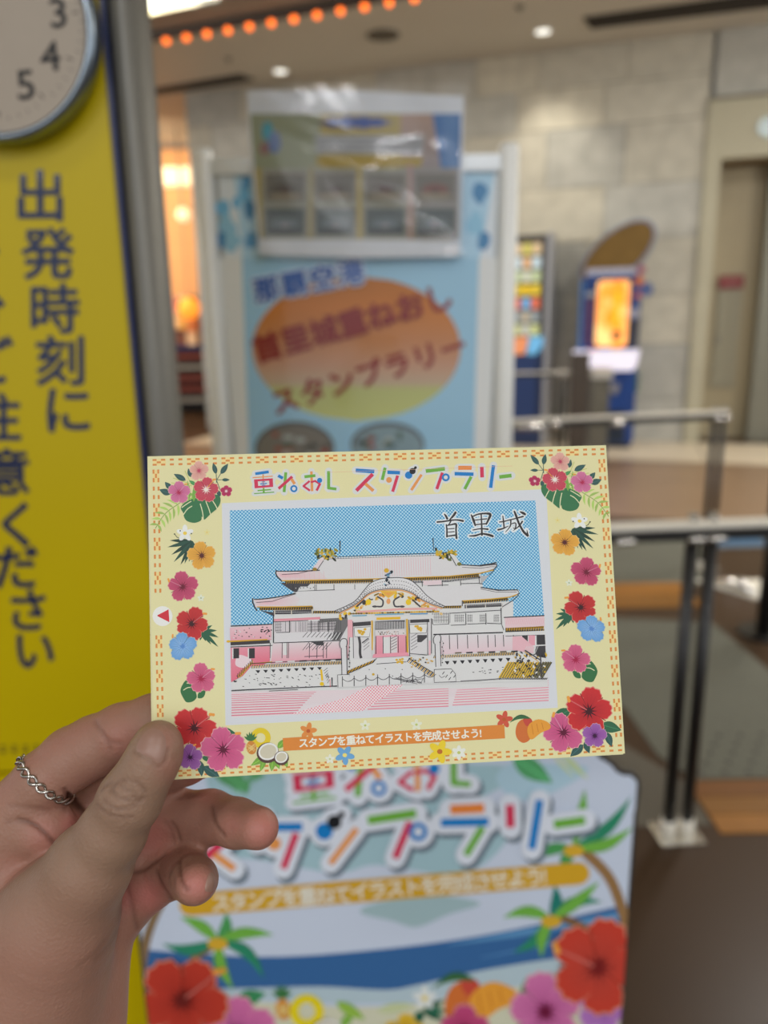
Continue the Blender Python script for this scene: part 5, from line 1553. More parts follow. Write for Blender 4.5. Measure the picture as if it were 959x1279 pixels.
A.poly([(640, 795), (651, 794.5), (667, 808), (666, 816), (640, 812)], (226, 180, 188))
for i in range(8): A.line([(654 + i * 2, 816), (658 + i * 2, 807)], .5, WH)
# dragon ornaments, antennas
for cx, s_ in ((404, 1), (560, -1)):
    for k in range(44):
        A.ell(cx + s_ * (rd.random() * 26 - 10), 688 + rd.random() * 11 - (2 if k % 2 else 0), 1.2 + rd.random() * 2.4, .8 + rd.random() * 1.2, rd.choice([(150, 140, 30), (210, 170, 40), (40, 44, 30), (90, 100, 40), (196, 170, 60)]), n=7, rot=rd.random() * 3)
A.blob([(399, 698), (404, 696), (403, 702), (398, 709), (394, 712), (391, 709), (395, 704)], (220, 206, 208)); A.line([(404, 700), (400, 706), (396, 712)], .8, BL); A.ell(393, 711, 3, 2.2, (150, 120, 40), n=8)
A.blob([(562, 692), (568, 694), (574, 702), (576, 706), (570, 706), (566, 699)], WH); A.line([(561, 692), (566, 700), (570, 707)], 1.0, BL); A.ell(573.5, 704.5, 3, 2.4, (120, 116, 50), n=8)
A.line([(424.6, 675.5), (424.3, 692)], [1.6, .8], BL); A.line([(540.6, 672), (541.4, 688)], [1.4, .7], BL)
# curved central gable
outer = catmull([(418, 763), (432, 757), (444, 750), (454, 738), (462, 729), (472, 724), (483, 722), (500, 721.5), (512, 724.5), (522, 732), (532, 743), (543, 751), (556, 757.5)], 4, False)
inner = catmull([(424, 764.5), (438, 758), (449, 751), (457, 743.5), (466, 738.5), (478, 736), (490, 735.3), (502, 736), (514, 740), (524, 747), (536, 753), (552, 758.5)], 4, False)
A.poly(outer + inner[::-1], (218, 217, 217))
A.poly(inner + [(548, 762), (430, 767)], (222, 218, 206))
A.line(outer, .9, BL); A.line(inner, .9, BL)
for k, f in ((0, .3), (1, .62)):
    for i in range(0, len(outer), 1):
        j = int(i * (len(inner) - 1) / (len(outer) - 1)); x = outer[i][0] * (1 - f) + inner[j][0] * f; y = outer[i][1] * (1 - f) + inner[j][1] * f
        A.ell(x, y, .7, .55, DK, n=6)
for i in range(len(inner) - 1):
    x, y = inner[i]; A.ell(x, y - 1.8, .6, 1.0, (120, 116, 116), n=6)
A.line([(p[0], p[1] + 1.6) for p in inner], 1.5, (214, 150, 90))
for k in range(60):
    f = rd.random(); i = int(f * (len(inner) - 1)); x, y = inner[i]
    A.ell(x + rd.random() * 2, y + 4 + rd.random() * 6, 1.2 + rd.random() * 2.4, 1 + rd.random() * 1.5, rd.choice([GO, (226, 184, 40), (216, 150, 60), (60, 56, 50), (222, 190, 130), WH]), n=7, rot=rd.random() * 3)
for s_, cx in ((1, 477), (-1, 493)):
    A.line(catmull([(cx - s_ * 6, 745), (cx + s_ * 1, 750), (cx, 757), (cx - s_ * 6, 757.5)], 4, False), 2.0, DK)
    A.ell(cx - s_ * 9, 757.5, 3.5, 1.4, DK, n=8); A.line([(cx - s_ * 10, 744), (cx - s_ * 4, 741)], 1.6, (120, 100, 40))
    A.ell(cx - s_ * 17, 752, 3.6, 4.0, (232, 196, 30), n=9); A.line([(cx - s_ * 32, 758), (cx - s_ * 22, 749)], 2, DK)
A.fan((485, 742), [(474, 738), (496, 738), (491, 743), (485, 747), (479, 743)], (228, 150, 80), (230, 190, 60)); A.ell(485, 751, 2.6, 3.6, (226, 160, 100), n=9)
for k in range(16): A.ell(480 + rd.random() * 9, 713.5 + rd.random() * 18, 1.1 + rd.random() * 1.8, .9 + rd.random() * 1.2, rd.choice([(70, 110, 140), (40, 60, 80), (150, 190, 206), (30, 40, 50)]), n=7)
A.ell(482.5, 712.5, 3.2, 2.8, (212, 168, 40), n=9)
# entablature
A.line([(446, 764.5), (500, 760.8), (546, 760)], 2.6, (226, 166, 160))
for k in range(34):
    x = 438 + k * 3.3; A.ell(x, 766.4 - (x - 438) * .025, 1.9, 1.1, rd.choice([GO, (224, 180, 50), (120, 96, 36)]), n=7)
A.line([(440, 769.2), (458, 768.6)], 1.3, (110, 170, 196)); A.line([(468, 767.8), (504, 766.6)], 1.3, (110, 170, 196)); A.line([(512, 766.8), (534, 766.4)], 1.3, (90, 150, 196))
A.poly([(434, 771), (541, 767.5), (541, 773), (434, 776)], WH)
A.line([(470, 772.8), (500, 771.8)], 3.2, (226, 180, 40))
A.poly([(440, 776), (464, 775.4), (464, 822), (440, 824)], (212, 210, 210)); A.poly([(510, 774), (538, 773.4), (538, 816), (510, 818)], (212, 210, 210))
A.line([(441, 780), (463, 778.4)], 5.0, (62, 60, 62)); A.line([(512, 776), (536, 775)], 4.0, (62, 60, 62))
A.poly([(442, 784), (463, 782.6), (461, 795.6), (443, 795)], (222, 222, 218)); A.line([(442, 784), (463, 782.6), (461, 795.6), (443, 795), (442, 784)], .6, BL)
for k in range(7): A.ell(448 + rd.random() * 8, 785 + rd.random() * 7, 2, 1.6, (214, 170, 40), n=7)
A.poly([(511, 780), (534, 779), (532, 790.5), (512, 791)], (222, 222, 218)); A.line([(511, 780), (534, 779), (532, 790.5), (512, 791), (511, 780)], .6, BL)
for k in range(7): A.ell(516 + rd.random() * 10, 781.5 + rd.random() * 6, 1.8, 1.5, (214, 170, 40), n=7)
A.line(catmull([(448, 795), (449.5, 804), (449.5, 816), (451, 822)], 3, False), 3.2, (64, 62, 64)); A.line([(452, 803), (460, 797)], 1.4, DK)
A.poly([(521, 793), (533, 793), (533, 796), (526, 802), (521, 802)], (64, 62, 64)); A.line([(511, 816), (533, 818)], .8, BL)
for k in range(5): A.line([(513, 812 - k * 4), (521, 805 - k * 4 + 2)], .5, BL)
for k in range(3): A.line([(454, 812 - k * 4), (461, 806 - k * 4)], .5, BL)
A.poly([(434, 774), (440, 774), (441, 794), (437, 822), (434.5, 822)], (228, 170, 178)); A.poly([(436, 796), (441, 796), (441, 824), (435, 824)], WH)
A.line([(440.6, 776), (441.4, 822)], .8, BL); A.line([(436.4, 796), (436, 824)], .7, BL)
A.line([(464.4, 775), (465, 812)], 2.0, (214, 168, 40)); A.line([(508, 773), (509, 816)], 2.2, (214, 168, 40)); A.line([(467, 774), (466, 824)], 1.5, WH); A.line([(510.6, 774), (511.4, 820)], 1.0, BL)
A.line([(533.6, 774), (534, 820)], .9, BL); A.line([(538.6, 772), (538.6, 816)], .7, BL); A.line([(536.5, 800), (536.5, 818)], 2.2, (226, 176, 184))
A.poly([(468.5, 776), (505.5, 774.6), (505.5, 785), (468.5, 786.4)], (76, 74, 76))
for k in range(18): A.line([(469.8 + k * 2.05, 776.4), (469.8 + k * 2.05, 785.6)], .8, (212, 210, 210))
A.poly([(468.5, 787), (505.5, 785.6), (505.5, 793), (468.5, 793.8)], (216, 210, 208))
for k in range(26): A.ell(469.5 + rd.random() * 35, 788 + rd.random() * 4.6, .9, .55, rd.choice([BL, (120, 110, 110), (160, 110, 80)]), n=6, rot=rd.random() * 3)
A.grad([(469, 794), (506.5, 792.6), (508, 818), (468, 820.5)], (226, 158, 172), (224, 140, 156))
A.poly([(478.5, 795.6), (487, 795.2), (487, 815.6), (478.5, 816)], WH); A.poly([(488, 795.2), (496, 795), (496, 815), (488, 815.4)], (214, 206, 206))
for k in range(5): A.line([(488.4, 812 - k * 3.6), (495.6, 808 - k * 3.6)], .6, BL)
for x in (469.2, 478.2, 487.5, 497, 506.8): A.line([(x, 794.4), (x + .2, 818)], .9, BL)
A.poly([(466, 817), (509, 814.5), (511, 819), (465, 821.5)], (228, 150, 166))
# terrace: stone base with gold railings, steps, dragon pillars
A.poly([(289, 853), (300, 848), (314, 832), (432, 824), (541, 818), (640, 812), (650, 816), (682, 822), (684, 850), (289.5, 861)], WH)
A.line([(299, 846), (314, 829), (340, 826.5)], 1.2, GO)
for k in range(9):
    x = 297 + k * 2.2; y = 847 - k * 2.2; A.line([(x, y), (x, y - 6)], .8, BL); A.line([(x + .8, y - 1), (x + .8, y - 5)], .9, GO)
for i in range(74):
    x = 314 + i * 1.55; y = 832.5 - i * .075
    A.line([(x, y + 2.2), (x + 1.4, y - 1.8)], .85, GO if i % 2 else (BL if i % 4 else (90, 74, 30)))
A.line([(312, 828.6), (430, 822.6)], .8, BL)
for k in range(6): A.line([(344 + k * 15, 826.5 - k * .5), (353 + k * 15, 826 - k * .5)], 1.6, BL if k > 1 else WH)
for k in range(9):
    x = 322 + k * 9.6; y = 838.4 - k * .5; A.poly([(x - 3, y - 1.4), (x + 3, y - 1.4), (x + 1.4, y + 1.6), (x, y + 2.2)], BL)
for k in range(60):
    x = 292 + rd.random() * 118; y = 842 + rd.random() * 16
    A.ell(x, y, .6 + rd.random() * 1.6, .4 + rd.random() * .3, BL, n=6, rot=rd.random() * .6)
A.line([(289, 862.6), (330, 860.4), (400, 857.4), (460, 855)], 1.2, BL); A.line([(336, 863), (372, 861)], .7, BL)
A.line([(401, 836), (402.5, 850)], 2.6, (226, 186, 20)); A.ell(402, 854, 2.8, 2.6, (226, 190, 20), n=8)
for k in range(6): A.line([(404 + k, 838 + k * 3), (409 + k * .4, 834 + k * 3)], .6, BL)
A.line([(412, 848), (412.4, 858)], .8, (200, 80, 90)); A.line([(414.5, 846), (414.8, 857), (422, 856.6)], 1.6, BL)
# right side of the terrace
for i in range(70):
    x = 541 + i * 1.45; y = 820 - i * .06
    A.line([(x, y + 2), (x + 1.3, y - 1.6)], .85, GO if i % 2 else (BL if i % 3 else (90, 74, 30)))
for k in range(6): A.line([(568 + k * 14, 815.6 - k * .4), (576 + k * 14, 815.2 - k * .4)], 1.8, BL if k % 2 else (110, 100, 80))
for k in range(9):
    x = 558 + k * 9.5; y = 827.6 - k * .5; A.poly([(x - 3, y - 2), (x + 3, y - 2), (x + 1.4, y + 1.4), (x, y + 2.4)], BL)
for k in range(16):
    x = 586 + rd.random() * 42; y = 832 + rd.random() * 9; A.ell(x, y, .6 + rd.random() * 1.2, .5, BL, n=6)
A.line([(575, 850.5), (625, 848)], 1.6, (150, 150, 150)); A.line([(562, 851.8), (600, 850), (625, 847)], .6, BL)
for i in range(18):
    x = 623 + i * 3.1
    A.line([(x, 846.5), (x + 12, 826.5)], 1.9, (214, 176, 34) if x < 662 else (110, 104, 60)); A.line([(x + 1.3, 846.5), (x + 13, 827)], .8, BL)
for k in range(90):
    x = 640 + rd.random() * 42; y = 812 + (x - 640) * .1 + rd.random() * 32; A.ell(x, y, .8 + rd.random() * 1.6, .6 + rd.random() * .8, rd.choice([BL, BL, (206, 170, 40), WH, DK]), n=6, rot=rd.random() * 3)
A.line([(655, 812), (674, 824)], 1.4, BL); A.line([(655, 814), (672, 826)], 1.0, GO); A.line([(674, 812), (676, 845)], 1.6, DK)
for k in range(40): A.line([(623 + k * 1.5, 848.6), (624.4 + k * 1.5, 846.4)], .8, BL)
# central stair
A.poly([(470, 822), (507, 819.6), (541, 846), (541, 852), (424, 858), (428, 850), (440, 842)], (216, 216, 215))
A.line([(470, 829), (507, 826.4)], .8, BL)
for s_ in (0, 1):
    for i in range(18):
        f = i / 17; x = (466 - 34 * f) if s_ == 0 else (510 + 30 * f); y = (826 + 14 * f) if s_ == 0 else (824 + 19 * f)
        A.line([(x - 2, y + 2.4), (x + 2, y - 2.4)], 1.2, GO if i % 2 else BL)
A.line([(432, 842), (466, 827), (470, 822)], .8, BL); A.line([(510, 822), (541, 840)], .8, BL)
for k in range(24):
    x = 512 + rd.random() * 28; y = 821 + rd.random() * 12; A.ell(x, y, 1.3, .9, rd.choice([GO, BL, WH]), n=6)
for k in range(8): A.ell(494 + rd.random() * 9, 822 + rd.random() * 6, 1.8, 1.4, (214, 170, 40), n=7)
for p in ((466, 841.4), (481, 835), (461, 836), (490, 844), (502, 836)): A.ell(p[0], p[1], .8, .6, BL, n=6)
A.ell(466, 842, 1.8, 1.6, (206, 168, 40), n=7)
for cx in (429, 546):
    o = 0 if cx == 429 else -5
    A.poly([(cx - 3, 806 + o), (cx + 3.6, 806 + o), (cx + 4.4, 842 + o * 2), (cx - 2.4, 843 + o * 2)], (214, 213, 213))
    A.line([(cx - 3, 806 + o), (cx - 2, 843 + o * 2)], .9, BL); A.line([(cx + 3.6, 806 + o), (cx + 4.4, 842 + o * 2)], .9, BL)
    A.blob([(cx - 5, 803 + o), (cx - 3, 798 + o), (cx + 2, 797.6 + o), (cx + 4.6, 802 + o), (cx + 3, 808 + o), (cx - 3, 809 + o)], (214, 213, 213))
    A.line(catmull([(cx - 4, 809 + o), (cx - 5, 803 + o), (cx - 2, 798 + o), (cx + 3, 798 + o), (cx + 4.4, 803 + o), (cx + 3, 808 + o)], 4, False), .9, BL)
    for k in range(12): A.ell(cx + 6 + rd.random() * 1.6, 806 + o + k * 2.4, .9, 1.0, BL if k % 2 else (180, 180, 180), n=6)
A.poly([(421, 842.6), (436, 841.8), (436, 857), (421, 858)], WH); A.line([(436.6, 842), (421.6, 842.6), (422, 858)], .8, BL)
A.poly([(542, 836), (563, 835), (569, 840), (569, 851), (542, 852)], WH); A.line([(542, 836), (563, 835), (568, 841), (569, 851), (542, 852), (542, 836)], .7, BL)
for p in ((556, 846), (562, 841), (552, 842), (566, 846), (560, 849)): A.line([(p[0], p[1]), (p[0] + 2.5, p[1] - 3.5)], .9, BL)
A.line(catmull([(548, 843), (551, 846), (555, 844)], 3, False), .6, DK)
# chain fence
for i in range(9):
    x = 427.5 + i * 14.6; y = 857.4 - i * .75
    if i < 8:
        A.line([(x, y), (x, y - 13)], .9, BL)
        A.line(catmull([(x, y - 10), (x + 4, y - 7.4), (x + 7.3, y - 6.6), (x + 11, y - 7.8), (x + 14.4, y - 10.6)], 3, False), .7, DK)
for k in range(12): A.line([(488 + rd.random() * 40, 851 + rd.random() * 3), (491 + rd.random() * 40, 846 + rd.random() * 3)], .5, DK)
A.build('castle_print', card, m_print)

# pink striped courtyard
A = Art(CD, ST, k=KC, base=5)
A.grad([(289, 863), (684.6, 849), (686, 874), (290, 896)], (224, 208, 211), (221, 212, 214))
A.poly([(289, 886), (290, 896.5), (520, 884), (686, 874.6), (685.5, 866), (600, 868)], (224, 214, 216))
for i in range(12):
    f = i / 11; y0 = 864 + 29.6 * f ** 1.25; w = .4 + .95 * f
    A.line([(289, y0), (400 - 30 * f, y0 - 3.2)], w, (218, 118, 138)) if i > 1 else None
    if i > 2:
        xs = 505 - 46 * f; A.line([(xs, y0 - 9 + f * 1.2), (560, y0 - 12.6 + f * 1)], w, (222, 134, 150)); A.line([(575 - 10 * f, y0 - 13), (685, y0 - 20.0 + f * 1.2)], w, (224, 146, 160))
A.build('courtyard_print', card, m_print)
plane_poly('hatch_print', [(462, 856), (506, 854), (452, 888), (362, 892.5), (372, 889), (430, 872)], m_pink, 34)

# --- brush lettering
A = Art(CD, ST, k=KC, base=12)


def q8(*p): return [(530 + p[i] / 5.994, 620 + p[i + 1] / 5.994) for i in range(0, len(p), 2)]


BRUSH = [
    (q8(148, 132, 160, 146, 170, 166), (7, 15, 17)), (q8(232, 122, 212, 150, 186, 176), (19, 16, 6)), (q8(96, 192, 140, 188, 230, 176, 288, 184), (13, 12, 10, 17)), (q8(198, 178, 192, 196, 178, 216), (13, 10, 7)),
    (q8(163, 212, 168, 250, 168, 302), (9, 12, 13)), (q8(166, 218, 200, 212, 236, 208, 236, 250, 240, 312), (8, 10, 16, 12, 16)), (q8(176, 244, 222, 240), (6, 8)), (q8(178, 268, 222, 264), (6, 8)), (q8(172, 298, 236, 290), (10, 13)),
    (q8(350, 138, 366, 176, 380, 218), (9, 19, 11)), (q8(362, 150, 400, 134, 450, 128, 492, 134, 482, 168, 462, 208), (10, 11, 13, 21, 17, 11)), (q8(376, 178, 466, 168), (7, 9)), (q8(380, 212, 462, 204), (9, 10)),
    (q8(424, 130, 428, 210, 430, 288), (10, 11, 15)), (q8(362, 252, 420, 242, 474, 246), (8, 9, 14)), (q8(336, 296, 380, 294, 430, 280, 480, 288, 510, 298), (8, 14, 12, 18, 18)),
    (q8(562, 192, 592, 188, 624, 180), (9, 9, 8)), (q8(586, 146, 592, 190, 596, 236), (7, 12, 10)), (q8(552, 250, 590, 240, 628, 222), (15, 11, 5)), (q8(622, 180, 680, 166, 738, 150), (9, 9, 13)),
    (q8(646, 176, 642, 222, 606, 268), (11, 10, 4)), (q8(650, 206, 682, 200, 680, 240, 664, 236), (7, 9, 10, 5)), (q8(672, 112, 684, 140, 706, 200, 740, 262, 772, 292), (12, 17, 15, 17, 20)), (q8(732, 188, 706, 224, 664, 256), (13, 10, 4)), (q8(772, 294, 770, 270, 766, 250), (18, 9, 3)),
    (q8(716, 116, 736, 124, 752, 134), (8, 20, 17))]
for P, w in BRUSH:
    A.line(catmull(P, 4, False) if len(P) > 2 else P, 5.2, (226, 232, 234), round_=True)
for P, w in BRUSH:
    if len(P) > 2:
        Q = catmull(P, 4, False); n = len(Q); ww = [np.interp(i / (n - 1), np.linspace(0, 1, len(w)), w) / 5.994 for i in range(n)]
    else: Q = P; ww = [w[0] / 5.994, w[-1] / 5.994]
    A.line(Q, ww, (42, 40, 42), round_=True)
ca = A.build('calligraphy_print', card, m_print); ca['label'] = 'black brush-written place name on the card'


# ================================================================== the hand holding the card
def P3(px_, py_, z):
    """photograph pixel and distance -> camera-space point (x right, y up, z forward)"""
    return np.array([(px_ - 479.5) / F * z, -(py_ - 639.5) / F * z, z])


def pr_(r, z): return r * z / F


def chain(nodes):
    return [(P3(x, y, z), pr_(r, z)) for x, y, z, r in nodes]


GS = 0.00085
thumb = chain([(199, 929, .2262, 24.5), (194, 941, .2262, 28.5), (181, 966, .2270, 31.5), (163, 997, .2280, 37), (140, 1040, .2315, 39.5), (112, 1082, .236, 50), (70, 1150, .245, 74), (38, 1235, .254, 98)])
index = chain([(-30, 1078, .268, 60), (8, 1034, .264, 48), (56, 974, .261, 36.5), (90, 947, .2625, 38), (118, 932, .262, 37), (152, 914, .260, 34), (192, 900, .257, 32), (228, 893, .253, 30), (272, 885, .2485, 28)])
middle = chain([(40, 1100, .272, 56), (90, 1040, .276, 46), (150, 985, .281, 39), (186, 962, .279, 37), (230, 946, .268, 33), (268, 936, .2555, 29), (288, 930, .2505, 27)])
ringf = chain([(70, 1130, .276, 60), (140, 1072, .278, 45), (188, 1032, .280, 38), (222, 1022, .278, 34), (262, 1020, .270, 31.5), (296, 1028, .260, 29), (322, 1034, .253, 26)])
pinky = chain([(80, 1170, .274, 60), (142, 1128, .274, 46), (182, 1102, .273, 36), (214, 1089, .270, 31), (234, 1092, .261, 28.5), (243, 1099, .252, 27.5), (244, 1103, .247, 25.5)])
palm_ = chain([(20, 1070, .270, 66), (60, 1130, .270, 74), (60, 1200, .268, 86), (46, 1290, .268, 96), (30, 1400, .272, 104), (20, 1520, .278, 112)])
palm2 = chain([(88, 1140, .276, 54), (68, 1200, .272, 48), (50, 1290, .270, 48), (32, 1400, .272, 62), (50, 1520, .278, 80)])
palm3 = chain([(-60, 1120, .272, 70), (-70, 1220, .268, 80), (-60, 1320, .268, 90)])

lo = np.array([P3(-190, 0, .30)[0], P3(0, 1440, .29)[1], .215]); hi = np.array([P3(375, 0, .29)[0], P3(0, 845, .23)[1], .312])
dims = np.ceil((hi - lo) / GS).astype(int)
gxs = [lo[i] + GS * np.arange(dims[i], dtype=np.float32) for i in range(3)]
X, Y, Z = np.meshgrid(*[g_.astype(np.float32) for g_ in gxs], indexing='ij')


def cone_d(a, ra, b, rb):
    d = (b - a).astype(np.float32); L = float(d @ d) + 1e-12
    px_ = X - np.float32(a[0]); py_ = Y - np.float32(a[1]); pz_ = Z - np.float32(a[2])
    t = np.clip((px_ * d[0] + py_ * d[1] + pz_ * d[2]) / np.float32(L), 0, 1)
    return np.sqrt((px_ - t * d[0]) ** 2 + (py_ - t * d[1]) ** 2 + (pz_ - t * d[2]) ** 2) - (np.float32(ra) + np.float32(rb - ra) * t)


def smin(a, b, k):
    h = np.maximum(k - np.abs(a - b), 0) / k
    return np.minimum(a, b) - h * h * k * 0.25


def chain_d(ch, k=0.0022):
    D = None
    for (a, ra), (b, rb) in zip(ch, ch[1:]):
        d = cone_d(a, ra, b, rb); D = d if D is None else smin(D, d, k)
    return D


def ell_d(px_, py_, z, rx, ry, rz):
    c = P3(px_, py_, z); q = np.sqrt(((X - c[0]) / rx) ** 2 + ((Y - c[1]) / ry) ** 2 + ((Z - c[2]) / rz) ** 2)
    return (q - 1) * min(rx, ry, rz)


D = chain_d(palm_, .012)
D = smin(D, chain_d(palm2, .012), .014)
D = smin(D, chain_d(palm3, .012), .014)
fing = None
for ch, kk in ((index, .004), (middle, .004), (ringf, .0045), (pinky, .005)):
    d = chain_d(ch)
    D = smin(D, d, kk)
# finger pads and the fleshy cushion under the index finger
D = smin(D, ell_d(50, 1036, .2595, .0125, .0095, .009), .003)
td = chain_d(thumb, .004)
td = smin(td, ell_d(196, 938, .2275, .0066, .0080, .0056), .003)
D = smin(D, td, .0035)
# keep the flesh out of the card and the thumb pad flat against it
wi = CAMM.inverted()
n_c = (wi.to_3x3() @ CD.ez); o_c = wi @ CD.o


def tocam(v): return np.array([v.x, v.y, -v.z])


n_c = tocam(n_c); o_c = tocam(o_c)
exc = tocam(wi.to_3x3() @ CD.ex); eyc = tocam(wi.to_3x3() @ CD.ey)
qx, qy, qz = X - o_c[0], Y - o_c[1], Z - o_c[2]
cn_ = qx * n_c[0] + qy * n_c[1] + qz * n_c[2]; cu_ = qx * exc[0] + qy * exc[1] + qz * exc[2]; cv_ = qx * eyc[0] + qy * eyc[1] + qz * eyc[2]
slabd = np.maximum(np.maximum(np.abs(cn_ + .00018) - .00050, np.abs(cu_) - .0749), np.abs(cv_) - .0509)
D = np.maximum(D, -slabd)
del qx, qy, qz, cn_, cu_, cv_, slabd

# naive surface nets
V_ = D; nx0, ny0, nz0 = V_.shape
ins_ = V_ < 0
cell = np.zeros((nx0 - 1, ny0 - 1, nz0 - 1), dtype=np.int8)
for dx in (0, 1):
    for dy in (0, 1):
        for dz in (0, 1): cell += ins_[dx:nx0 - 1 + dx, dy:ny0 - 1 + dy, dz:nz0 - 1 + dz]
act = np.argwhere((cell > 0) & (cell < 8))
idx = -np.ones(cell.shape, dtype=np.int32); idx[act[:, 0], act[:, 1], act[:, 2]] = np.arange(len(act))
acc = np.zeros((len(act), 3)); cnt = np.zeros(len(act))
corners = [(a, b, c) for a in (0, 1) for b in (0, 1) for c in (0, 1)]
for a in corners:
    for ax in range(3):
        if a[ax] == 1: continue
        b = list(a); b[ax] = 1
        va = V_[act[:, 0] + a[0], act[:, 1] + a[1], act[:, 2] + a[2]]; vb = V_[act[:, 0] + b[0], act[:, 1] + b[1], act[:, 2] + b[2]]
        m_ = (va < 0) != (vb < 0)
        t = np.where(m_, va / np.where(m_, va - vb, 1), 0)
        p = np.tile(np.array(a, float), (len(act), 1)); p[:, ax] = t
        acc[m_] += p[m_]; cnt[m_] += 1
verts = lo + GS * (act + acc / cnt[:, None])
faces = []
for ax in range(3):
    o1, o2 = [(1, 2), (2, 0), (0, 1)][ax]
    sl0 = [slice(1, -1)] * 3; sl1 = [slice(1, -1)] * 3
    sl0[ax] = slice(0, V_.shape[ax] - 1); sl1[ax] = slice(1, V_.shape[ax])
    s0_ = ins_[tuple(sl0)]; s1_ = ins_[tuple(sl1)]
    e = np.argwhere(s0_ != s1_); base = e.copy()
    for q in range(3):
        if q != ax: base[:, q] += 1
    flip = s0_[e[:, 0], e[:, 1], e[:, 2]]

    def ci(d1, d2):
        c = base.copy(); c[:, o1] -= d1; c[:, o2] -= d2; return idx[c[:, 0], c[:, 1], c[:, 2]]
    q4 = np.stack([ci(1, 1), ci(0, 1), ci(0, 0), ci(1, 0)], 1)
    q4[~flip] = q4[~flip][:, ::-1]
    faces.append(q4)
faces = np.concatenate(faces)
faces = faces[(faces >= 0).all(1)]
# smooth
nb_i = np.concatenate([faces[:, [0, 1]], faces[:, [1, 2]], faces[:, [2, 3]], faces[:, [3, 0]]]); nb_i = np.concatenate([nb_i, nb_i[:, ::-1]])
deg = np.bincount(nb_i[:, 0], minlength=len(verts)).astype(float)[:, None]; deg[deg == 0] = 1


def lap(v, it, lam):
    for k in range(it):
        s_ = np.stack([np.bincount(nb_i[:, 0], weights=v[nb_i[:, 1], c], minlength=len(v)) for c in range(v.shape[1])], 1)
        v = v + (s_ / deg - v) * (lam if k % 2 == 0 else -lam * 1.03)
    return v


verts = lap(verts, 10, .6)
# vertex normals
fn = np.cross(verts[faces[:, 2]] - verts[faces[:, 0]], verts[faces[:, 3]] - verts[faces[:, 1]])
vn = np.zeros_like(verts)
for c in range(4):
    for q in range(3): vn[:, q] += np.bincount(faces[:, c], weights=fn[:, q], minlength=len(verts))
vn /= (np.linalg.norm(vn, axis=1, keepdims=True) + 1e-12)
if (vn[:, 2] * (verts[:, 2] - verts[:, 2].mean())).mean() < 0: vn = -vn; faces = faces[:, ::-1]
pxs = verts[:, 0] / verts[:, 2] * F + 479.5; pys = -verts[:, 1] / verts[:, 2] * F + 639.5; dep = verts[:, 2]
front = vn[:, 2] < 0.1
red = np.zeros(len(verts)); dark = np.zeros(len(verts))
thumb_a = np.array([[x, y] for x, y in ((199, 929), (181, 966), (163, 997), (140, 1040), (112, 1082))])


def pdist(P):
    P = np.array(catmull(P, 4, False)); best = np.full(len(verts), 1e9)
    for a, b in zip(P, P[1:]):
        d = b - a; L = d @ d + 1e-9
        t = np.clip(((pxs - a[0]) * d[0] + (pys - a[1]) * d[1]) / L, 0, 1)
        best = np.minimum(best, np.hypot(pxs - a[0] - t * d[0], pys - a[1] - t * d[1]))
    return best


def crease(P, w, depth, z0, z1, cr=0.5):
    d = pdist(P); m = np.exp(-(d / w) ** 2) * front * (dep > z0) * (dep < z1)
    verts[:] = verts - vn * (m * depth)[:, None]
    dark[:] = np.maximum(dark, m * cr)  # shade in the groove painted as darker skin


q = lambda *p: [(p[i] / 2.524, 850 + p[i + 1] / 2.524) for i in range(0, len(p), 2)]      # detail-view pixels
# thumb knuckle wrinkles
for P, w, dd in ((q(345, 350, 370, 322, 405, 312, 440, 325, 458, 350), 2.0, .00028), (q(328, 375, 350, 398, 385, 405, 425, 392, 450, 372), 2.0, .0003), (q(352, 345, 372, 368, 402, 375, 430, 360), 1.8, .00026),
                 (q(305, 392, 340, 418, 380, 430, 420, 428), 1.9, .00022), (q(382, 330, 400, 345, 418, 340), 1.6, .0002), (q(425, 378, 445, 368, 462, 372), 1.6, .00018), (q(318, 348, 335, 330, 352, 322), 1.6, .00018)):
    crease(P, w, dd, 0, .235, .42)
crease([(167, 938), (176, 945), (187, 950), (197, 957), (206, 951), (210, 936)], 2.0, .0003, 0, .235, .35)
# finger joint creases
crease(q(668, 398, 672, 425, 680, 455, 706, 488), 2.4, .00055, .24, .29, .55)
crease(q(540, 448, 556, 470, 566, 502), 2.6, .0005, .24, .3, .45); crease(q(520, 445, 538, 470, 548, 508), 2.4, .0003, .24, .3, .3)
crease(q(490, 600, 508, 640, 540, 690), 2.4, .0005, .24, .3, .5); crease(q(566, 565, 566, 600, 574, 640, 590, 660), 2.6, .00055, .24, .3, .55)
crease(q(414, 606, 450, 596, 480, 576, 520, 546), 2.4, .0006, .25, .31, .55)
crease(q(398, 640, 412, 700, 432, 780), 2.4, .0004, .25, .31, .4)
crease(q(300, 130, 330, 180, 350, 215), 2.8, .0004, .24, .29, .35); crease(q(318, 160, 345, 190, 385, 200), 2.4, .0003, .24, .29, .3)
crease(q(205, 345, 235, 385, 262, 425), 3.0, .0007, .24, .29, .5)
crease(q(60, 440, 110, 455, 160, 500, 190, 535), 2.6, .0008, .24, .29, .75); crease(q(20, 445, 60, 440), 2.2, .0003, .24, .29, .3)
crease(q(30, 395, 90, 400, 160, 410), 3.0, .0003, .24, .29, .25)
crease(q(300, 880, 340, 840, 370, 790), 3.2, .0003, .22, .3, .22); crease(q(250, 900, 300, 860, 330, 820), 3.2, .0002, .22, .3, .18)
# thumb root over the palm: dark line, its shade painted into the skin
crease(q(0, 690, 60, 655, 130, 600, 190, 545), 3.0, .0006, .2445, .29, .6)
crease([(87, 996), (97, 1006), (107, 1018), (102, 1032), (88, 1050)], 4.0, .0012, .245, .29, .85)  # gap between thumb and index finger, its shade painted dark

